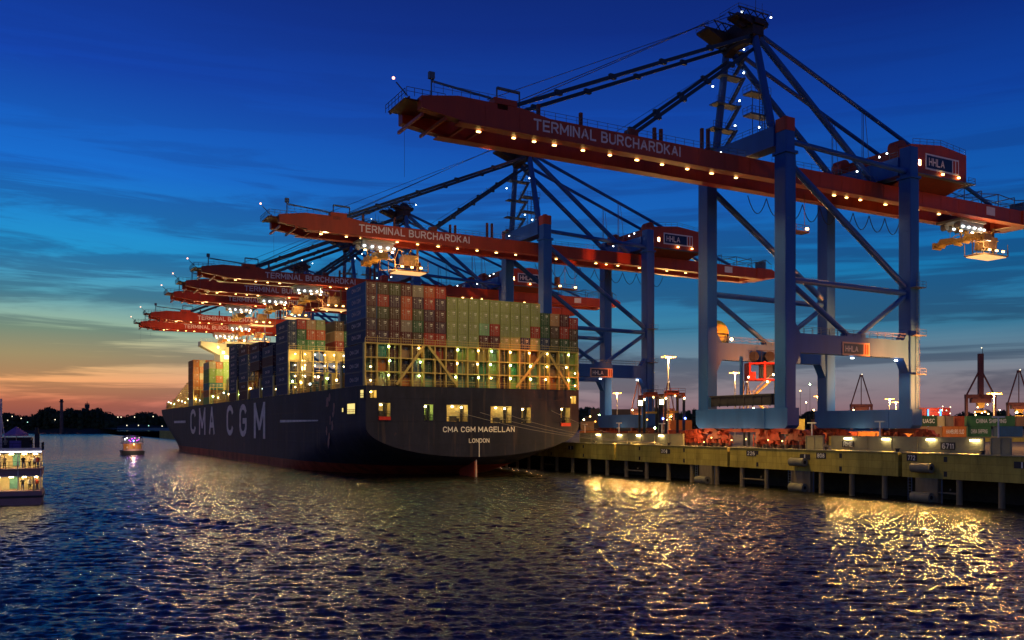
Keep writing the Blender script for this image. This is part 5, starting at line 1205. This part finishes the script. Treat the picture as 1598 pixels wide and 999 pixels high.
# scattered yard lights, each on its own short post
rs = random.Random(21)
spots_l = [(911, 655, 260), (921, 650, 270), (929, 658, 255), (935, 648, 300), (987, 640, 350), (1003, 630, 380), (1080, 672, 200), (1010, 655, 240), (1022, 668, 230), (1300, 640, 500), (1316, 645, 450), (1332, 640, 430), (1349, 648, 420), (1377, 646, 480), (1560, 640, 400), (1425, 652, 300), (1470, 640, 500), (1249, 610, 300), (1258, 628, 320), (1270, 640, 260), (1264, 600, 330)]
for i, (x, y, d) in enumerate(sorted(spots_l)):
    v, u = atd(x, d); h = max(1.5, CAMZ + (HY - y) / F * d - QZ)
    t = thing('yard_light', '', 'light', (v, u, QZ), 0, 'small yard lights among the containers')
    t['label'] = 'small bright yard light on a thin post, %s from left' % ORD[i]
    MB().tube((0, 0, 0), (0, 0, h - .3), .08, 4).build('pole', dark_steel, t)
    MB().ball((0, 0, h), .16 + d * .0003).build('lamp', (L_warm, L_boom, L_sod, L_green)[i % 4] if i % 5 else L_warm, t)

# ------------------------------------------------------------------ far banks and woods
def bank(x0, x1, d, hs, label, name, thick=120):
    n = 60; vs = []; rs = random.Random(int(d))
    for i in range(n + 1):
        x = x0 + (x1 - x0) * i / n; 
        for dd, z in ((0, -.5), (12, 3), (60, hs * .6), (thick, hs), (thick * 3, hs * 1.1)):
            v, u = atd(x, d + dd); vs.append((v, u, z * (.6 + .4 * math.sin(i * .37) * .5 + .2) if z > 0 else z))
    fs = [(5 * i + k, 5 * i + k + 1, 5 * i + k + 6, 5 * i + k + 5) for i in range(n) for k in range(4)]
    tag(MB().add(vs, fs).build(name, bank_m), label, kind='structure')
bank(-500, 178, 1500, 24, 'low wooded far bank of the river on the left', 'hills')
bank(100, 420, 2600, 34, 'distant wooded hills at the end of the river', 'hills')
def leafball(m, c, r, rs):
    x, y, z = c
    for k in range(10):
        a = rs.uniform(0, 6.28); b_ = rs.uniform(-1.2, 1.4); rr = r * rs.uniform(.6, 1.1)
        p = Vector((x + rr * math.cos(a) * math.cos(b_), y + rr * math.sin(a) * math.cos(b_), z + rr * math.sin(b_) * 1.1)); s_ = r * rs.uniform(.25, .55)
        q = [p + Vector((rs.uniform(-s_, s_), rs.uniform(-s_, s_), rs.uniform(-s_, s_))) for _ in range(4)]
        m.add(q, [(0, 1, 2), (0, 2, 3), (0, 3, 1), (1, 3, 2)])
    m.ball(c, r * .75)
def wood(x0, x1, d, htop, n, label, rs, base=QZ):
    m = MB()
    for i in range(n):
        x = x0 + (x1 - x0) * rs.random(); dd = d + rs.uniform(5, 90); v, u = atd(x, dd)
        h = htop(x) / F * dd * (1 - .55 * rs.random() ** 1.6); r = rs.uniform(2.6, 6) * d / 1500 * 1.1
        zt = CAMZ + h - r
        leafball(m, (v, u, zt), r, rs); leafball(m, (v, u, zt - r * 1.6), r * 1.15, rs)
        if i % 2: leafball(m, (v, u, max(2, zt - r * 3.2)), r * 1.2, rs)
    tag(m.build('woods', timber_dk), label, kind='stuff')
def lt(x):
    if x < 60: return 18 + 3 * math.sin(x * .12)
    if x < 90: return 24 + 6 * math.sin((x - 60) / 30 * 3.1)
    if x < 100: return 24
    return max(8, 27 - max(0, (x - 155)) * .9 + 2 * math.sin(x * .3))
rs = random.Random(4)
wood(-60, 176, 1520, lt, 900, 'dark wooded bank with scattered lamps left of the river', rs)
wood(150, 300, 2650, lambda x: 19 + 4 * math.sin(x * .09), 520, 'distant dark blue woods at the end of the river', rs)
wood(1180, 1640, 1300, lambda x: 22 + 4 * math.sin(x * .05) + 3 * math.sin(x * .21), 800, 'dark tree line behind the yard at the right', rs)
wood(900, 1090, 1000, lambda x: 26 + 5 * math.sin(x * .07), 360, 'dark tree line behind the second crane', rs)
# chimney and church tower on the left bank
v, u = atd(96, 1480); t = thing('chimney_stack', 'slender banded tower rising from the wooded bank', 'tower', (v, u, 0))
H_ = CAMZ + (HY - 623) / F * 1480
m = MB(); m.tube((0, 0, 0), (0, 0, H_ - 5), 3.0, 12, 2.2); m.build('shaft', mat('tower_brick', (.18, .10, .09), .8, var=.4, vs=.15), t)
m = MB(); m.cyl((0, 0, H_ - 4.5), 3.6, 1.5, 'z', 12); m.cyl((0, 0, H_ - 2), 2.4, 4, 'z', 12); m.build('chimney_top', dark_steel, t)
v, u = atd(136, 1560); t = thing('church_tower', 'distant tower top with crossbar above the trees', 'tower', (v, u, 0)); H_ = CAMZ + (HY - 626) / F * 1560
m = MB(); m.cyl((0, 0, H_ / 2 - 6), 3, H_ - 8, 'z', 8); m.cyl((0, 0, H_ - 9), 4.2, 6, 'z', 8); m.tube((0, 0, H_ - 6), (0, 0, H_), .8, 6, .3); m.box(-3.6, 3.6, -.5, .5, H_ - 5.6, H_ - 4.2); m.build('spire', dark_steel, t)
for i, (x, y, d, l_) in enumerate(sorted(((19, 650, 1495, L_far), (33, 653, 1490, L_far), (43, 659, 1490, L_farg), (86, 655, 1495, L_far), (189, 651, 2580, L_far), (184, 651, 2570, L_far), (210, 651, 2590, L_far), (239, 650, 2590, L_far), (176, 663, 2560, L_far), (198, 664, 2560, L_far), (216, 664, 2560, L_far), (232, 664.5, 2560, L_farg), (253, 665, 2560, L_far), (12, 656, 1490, L_far)), key=lambda q: q[0])):
    v, u = atd(x, d); h = CAMZ + (HY - y) / F * d
    t = thing('shore_lamp', 'tiny lamp on the far bank, %s from left' % ORD[i], 'lamp', (v, u, 0), 0, 'tiny lamps on the far bank')
    MB().tube((0, 0, 0), (0, 0, h), .25, 4).build('pole', dark_steel, t); MB().ball((0, 0, h), .9 * d / 1500).build('bulb', l_, t)

# ------------------------------------------------------------------ people (one skinned figure reused)
def person_mesh(pose, mats):
    P_ = [((0, 0, .95), .15), ((0, 0, 1.15), .14), ((0, 0, 1.40), .17), ((0, 0, 1.52), .07), ((0, -.01, 1.64), .105), ((0, -.01, 1.74), .09)]
    E = [(0, 1), (1, 2), (2, 3), (3, 4), (4, 5)]
    for s_ in (-1, 1):
        o = len(P_)
        ar = {'stand': [(s_ * .20, 0, 1.42), (s_ * .25, .02, 1.15), (s_ * .24, -.10, .92), (s_ * .23, -.16, .84)], 'raise': [(s_ * .20, 0, 1.42), (s_ * .27, -.12, 1.20), (s_ * .16, -.34, 1.30), (s_ * .12, -.40, 1.36)]}[pose]
        P_ += list(zip(ar, (.07, .05, .04, .045))); E += [(2, o), (o, o + 1), (o + 1, o + 2), (o + 2, o + 3)]
        o = len(P_); P_ += [((s_ * .10, 0, .86), .11), ((s_ * .11, -.02, .48), .075), ((s_ * .11, .02, .08), .05), ((s_ * .12, -.14, .04), .045)]; E += [(0, o), (o, o + 1), (o + 1, o + 2), (o + 2, o + 3)]
    me = bpy.data.meshes.new('person'); me.from_pydata([p for p, r in P_], E, []); o = bpy.data.objects.new('person', me); C.objects.link(o)
    sk = o.modifiers.new('s', 'SKIN'); 
    for v_, (p, r) in zip(me.skin_vertices[0].data, P_): v_.radius = (r, r)
    me.skin_vertices[0].data[0].use_root = True
    o.modifiers.new('b', 'SUBSURF').levels = 1
    dg_ = bpy.context.evaluated_depsgraph_get(); m2 = bpy.data.meshes.new_from_object(o.evaluated_get(dg_)); bpy.data.objects.remove(o)
    m2.materials.clear()
    for k in mats: m2.materials.append(k)
    for p in m2.polygons:
        z = p.center.z; p.material_index = 0 if z > 1.5 else (1 if z > .9 else 2); p.use_smooth = True
    return m2
skin_m = mat('skin', (.5, .32, .24), .6, var=.05)
cloth = {n: mat('cloth_' + n, c, .85, var=.1) for n, c in (('white', (.7, .68, .62)), ('black', (.02, .02, .025)), ('blue', (.05, .08, .2)), ('red', (.35, .05, .04)), ('tan', (.4, .3, .2)))}
PM = [person_mesh('stand', [skin_m, cloth['white'], cloth['black']]), person_mesh('raise', [skin_m, cloth['black'], cloth['blue']]), person_mesh('stand', [skin_m, cloth['red'], cloth['blue']]), person_mesh('raise', [skin_m, cloth['tan'], cloth['black']])]

# ------------------------------------------------------------------ passenger ferry at the left edge
FD = 124.0; fv, fu = atd(65, FD)
FR = -YAW + rad(26)
fer = thing('passenger_ferry', 'two deck excursion ferry with lit saloons cut off by the left edge', 'ferry', (fv, fu, 0), FR)
fh = mat('ferry_hull', (.30, .17, .20), .5, var=.15); fw = mat('ferry_white', (.62, .52, .55), .5, var=.1); fcr = mat('ferry_saloon', (.75, .62, .32), .6, var=.2)
X1 = 0.0; X0 = -24.0; WD = 9.0
m = MB(); m.prof([(X0, -.8), (X1 - .3, -.8), (X1 + .1, .9), (X1, 2.0), (X0, 2.0)], 0, WD); m.build('hull', fh, fer)
m = MB(); m.box(X0, X1 + .15, -.12, WD + .1, 1.05, 1.35); m.build('rubbing_strake', dark_steel, fer)
m = MB(); m.box(X0, X1, .1, WD, 4.15, 4.9); m.box(X0, X1 + .1, -.1, WD, 4.9, 5.1); m.build('deck', fh, fer)
m = MB(); m.box(X0, X1, -.1, WD, 7.35, 7.55); m.box(X0, X1, -.1, .1, 7.55, 8.0); m.build('roof', fw, fer)
m = MB(); m.box(X0, X1, 3.2, 3.3, 2.0, 4.15); m.box(X0, X1, 3.2, 3.3, 5.1, 7.35); m.box(-1.1, -.9, .3, 3.2, 2.0, 4.15); m.build('saloon_wall', fcr, fer)
MB().box(X0, X1, .12, WD, 7.2, 7.34).box(X0, X1, .12, WD, 4.0, 4.14).build('ceiling', fw, fer)
m = MB()
for x in (X1 - .12, -2.9, -5.8, -9): m.box(x - .06, x + .06, .0, .14, 2.0, 7.35)
m.build('pillar', fw, fer)
m = MB(); m.rail((X0, .05, 5.1), (X1, .05, 5.1), 1.0, 1.0, .03); m.rail((X0, .05, 7.9), (X1, .05, 7.9), .7, 1.2, .03); m.rail((X1, .05, 7.6), (X1, WD, 7.6), 1.1, 1.2, .03); m.build('railing', dark_steel, fer)
for x0, x1, z0, z1 in ((-3.6, -2.9, 5.5, 7.1), (-3.5, -2.9, 2.3, 4.0), (-3.5, -2.8, 5.5, 7.1)):
    pass
m = MB(); m.box(-3.7, -2.8, 3.1, 3.18, 5.4, 7.1); m.box(-4.1, -3.0, 3.1, 3.18, 2.2, 4.0); m.build('door', mat('ferry_teal', (.18, .45, .38), .5), fer)
m = MB()
for k in range(6): m.box(X0, -4.9, .3, .36, 5.4 + k * .3, 5.55 + k * .3)
m.build('louvre', fw, fer)
for x in (-.8, -2.2, -3.8, -5.4):
    for z in (7.1, 3.9): MB().cbox(x, 1.4, z, .5, .3, .1).build('ceiling_lamp', emi('ferry_lamp', (1, .74, .32), 45), fer)
MB().box(X0, X1, -.16, -.11, 7.4, 7.52).build('light_strip', emi('ferry_strip', (.9, .95, 1), 3), fer)
m = MB(); m.tube((-3.2, 1.8, 7.6), (-3.2, 1.8, 10.6), .05, 6); m.build('parasol_pole', fw, fer)
n = 8; vs = [(-3.2, 1.8, 11.0)] + [(-3.2 + 1.45 * math.cos(2 * math.pi * i / n), 1.8 + 1.45 * math.sin(2 * math.pi * i / n), 9.95) for i in range(n)] + [(-3.2 + 1.5 * math.cos(2 * math.pi * i / n), 1.8 + 1.5 * math.sin(2 * math.pi * i / n), 9.65) for i in range(n)]
m = MB().add(vs, [(0, 1 + i, 1 + (i + 1) % n) for i in range(n)] + [(1 + i, 9 + i, 9 + (i + 1) % n, 1 + (i + 1) % n) for i in range(n)]); m.build('parasol', mat('parasol_violet', (.35, .16, .36), .8), fer)
m = MB(); m.box(-4.0, -2.6, 1.0, 2.0, 7.55, 9.0); m.build('bar_counter', mat('bar_violet', (.12, .08, .35), .7), fer)
m = MB(); m.box(-.9, -.3, .6, 1.4, 7.55, 10.0); m.cyl((-.6, 1, 10.4), .25, .9); m.build('funnel', dark_steel, fer)
m = MB(); m.box(-9, -1.4, 4, 8, 7.55, 9.4); m.build('wheelhouse', dark_steel, fer)
m = MB(); m.tube((-5.2, 4.0, 7.55), (-5.2, 4.0, 14.9), .14, 6); m.tube((-5.9, 4.0, 7.55), (-5.2, 4.0, 12.5), .08, 5); m.tube((-4.5, 4, 7.55), (-5.2, 4, 12.5), .08, 5); m.build('flag_mast', fw, fer)
fl = MB(); vs = []
for i in range(7):
    for k in range(2): vs.append((-5.25 - i * .22, 4.0 + .12 * math.sin(i * 1.2), 14.2 - k * .9 - i * .16))
fl.add(vs, [(2 * i, 2 * i + 2, 2 * i + 3, 2 * i + 1) for i in range(6)]); fl.build('flag', cloth['black'], fer)
Ms = Matrix.Rotation(FR, 4, 'Z')
ppl = [(-.9, 1.2, 5.1, 0, 'in white shirt at the upper deck corner'), (-1.6, 2.2, 5.1, 3, 'in tan jacket standing in the upper saloon'), (-2.3, 1.0, 5.1, 1, 'in dark clothes at the upper deck rail'), (-.5, .9, 5.1, 2, 'in red top at the upper deck edge'),
       (-1.5, 1.3, 2.0, 0, 'in white shirt on the lower deck'), (-2.4, 1.6, 2.0, 1, 'in dark top raising hands on the lower deck'), (-.6, 1.5, 2.0, 2, 'in red top on the lower deck'), (-4.6, 1.0, 5.1, 3, 'in tan jacket by the louvres'),
       (-1.4, 2.4, 7.56, 1, 'in dark clothes on the open top deck'), (-4.5, 1.4, 7.56, 3, 'in tan jacket beside the violet counter')]
for x, y, z, k, ds in ppl:
    p = Ms @ Vector((x, y, 0)); o = bpy.data.objects.new('person', PM[k]); C.objects.link(o); o.location = (fv + p.x, fu + p.y, z); o.rotation_euler = (0, 0, FR + R.uniform(-.9, .9))
    tag(o, 'passenger ' + ds, 'person', 'ferry passengers')
# floating launch
bv, bu = atd(208, 341)
bt = thing('excursion_boat', 'small party boat with violet lights, seen from astern on the river', 'boat', (bv, bu, 0), -YAW + rad(27))
m = MB(); m.add([(-3.8, 0, -.5), (3.8, 0, -.5), (4.2, 0, 1.6), (-4.2, 0, 1.6), (-3.6, 14, -.5), (3.6, 14, -.5), (4.2, 14, 1.6), (-4.2, 14, 1.6), (0, 22, -.5), (0, 23.5, 2.0)],
                [(0, 1, 2, 3), (1, 5, 6, 2), (0, 3, 7, 4), (5, 8, 9, 6), (4, 7, 9, 8), (3, 2, 6, 7), (7, 6, 9)]); m.build('hull', mat('launch_hull', (.03, .03, .04), .5), bt)
m = MB(); m.box(-3.5, 3.5, .6, 1.0, 1.6, 2.2)
for x in (-3.5, -1.2, 1.2, 3.4): m.box(x - .1, x + .1, .6, .8, 1.6, 4.2)
m.box(-3.7, 3.7, .4, 15, 4.2, 4.5); m.build('cabin', fh, bt)
MB().box(-3.3, 3.3, 6, 6.1, 1.7, 4.2).build('cabin_wall', mat('launch_wood', (.35, .17, .07), .6), bt)
m = MB(); m.rail((-3.6, .5, 4.5), (3.6, .5, 4.5), .9, 1, .05); n = 8; pr = [(-3.5, 6.4), (-2.6, 7.2), (0, 7.6), (2.6, 7.2), (3.5, 6.4), (3.3, 6.3), (0, 7.4), (-3.3, 6.3)]
m.prof(pr, .8, 12)
for x in (-3.4, 3.4): m.tube((x, 1, 4.5), (x, 1, 6.4), .08, 4); m.tube((x, 11, 4.5), (x, 11, 6.4), .08, 4)
m.tube((-1, 4, 7.4), (-1, 4, 9.6), .08, 4); m.tube((1.2, 8, 7.4), (1.2, 8, 9.2), .1, 4); m.tube((-2.6, 6, 7.4), (-2.9, 6, 9.2), .06, 4); m.build('canopy', dark_steel, bt)
for i, (x, z, l_) in enumerate(((-2.2, 6.6, L_white), (2.2, 6.7, L_far), (-2.8, 6.0, L_white), (-.4, 6.2, L_purple), (.6, 6.5, L_pink), (-1.4, 5.6, L_purple), (1.4, 5.5, L_pink), (.2, 5.4, L_blue), (-.9, 5.2, L_pink), (2.0, 5.9, L_purple), (.3, 4.0, L_boom))): MB().ball((x, 1.2, z), .26).build('lamp', l_, bt)
MB().box(1.8, 3.2, .35, .45, 4.6, 4.8).build('name_board', fw, bt)
lamp('POINT', 'cabin_light', (0, 3, 3.4), 250, (1, .6, .25), .3, bt); lamp('POINT', 'stern_light', (0, -1.2, 3.0), 400, (1, .7, .35), .3, bt); lamp('POINT', 'party_light', (0, .2, 6.0), 300, (.6, .1, 1), .3, bt)
for i in range(4):
    p = Matrix.Rotation(-YAW + rad(27), 4, 'Z') @ Vector((-2 + i * 1.3, 3.0, 0)); o = bpy.data.objects.new('person', PM[i]); C.objects.link(o); o.location = (bv + p.x, bu + p.y, 4.5 if i % 2 else 1.6); o.rotation_euler = (0, 0, -YAW + i)
    tag(o, 'passenger on the party boat, %s from the left' % ORD[i], 'person', 'party boat passengers')
print('containers', NC[0], 'objects', len(C.objects))
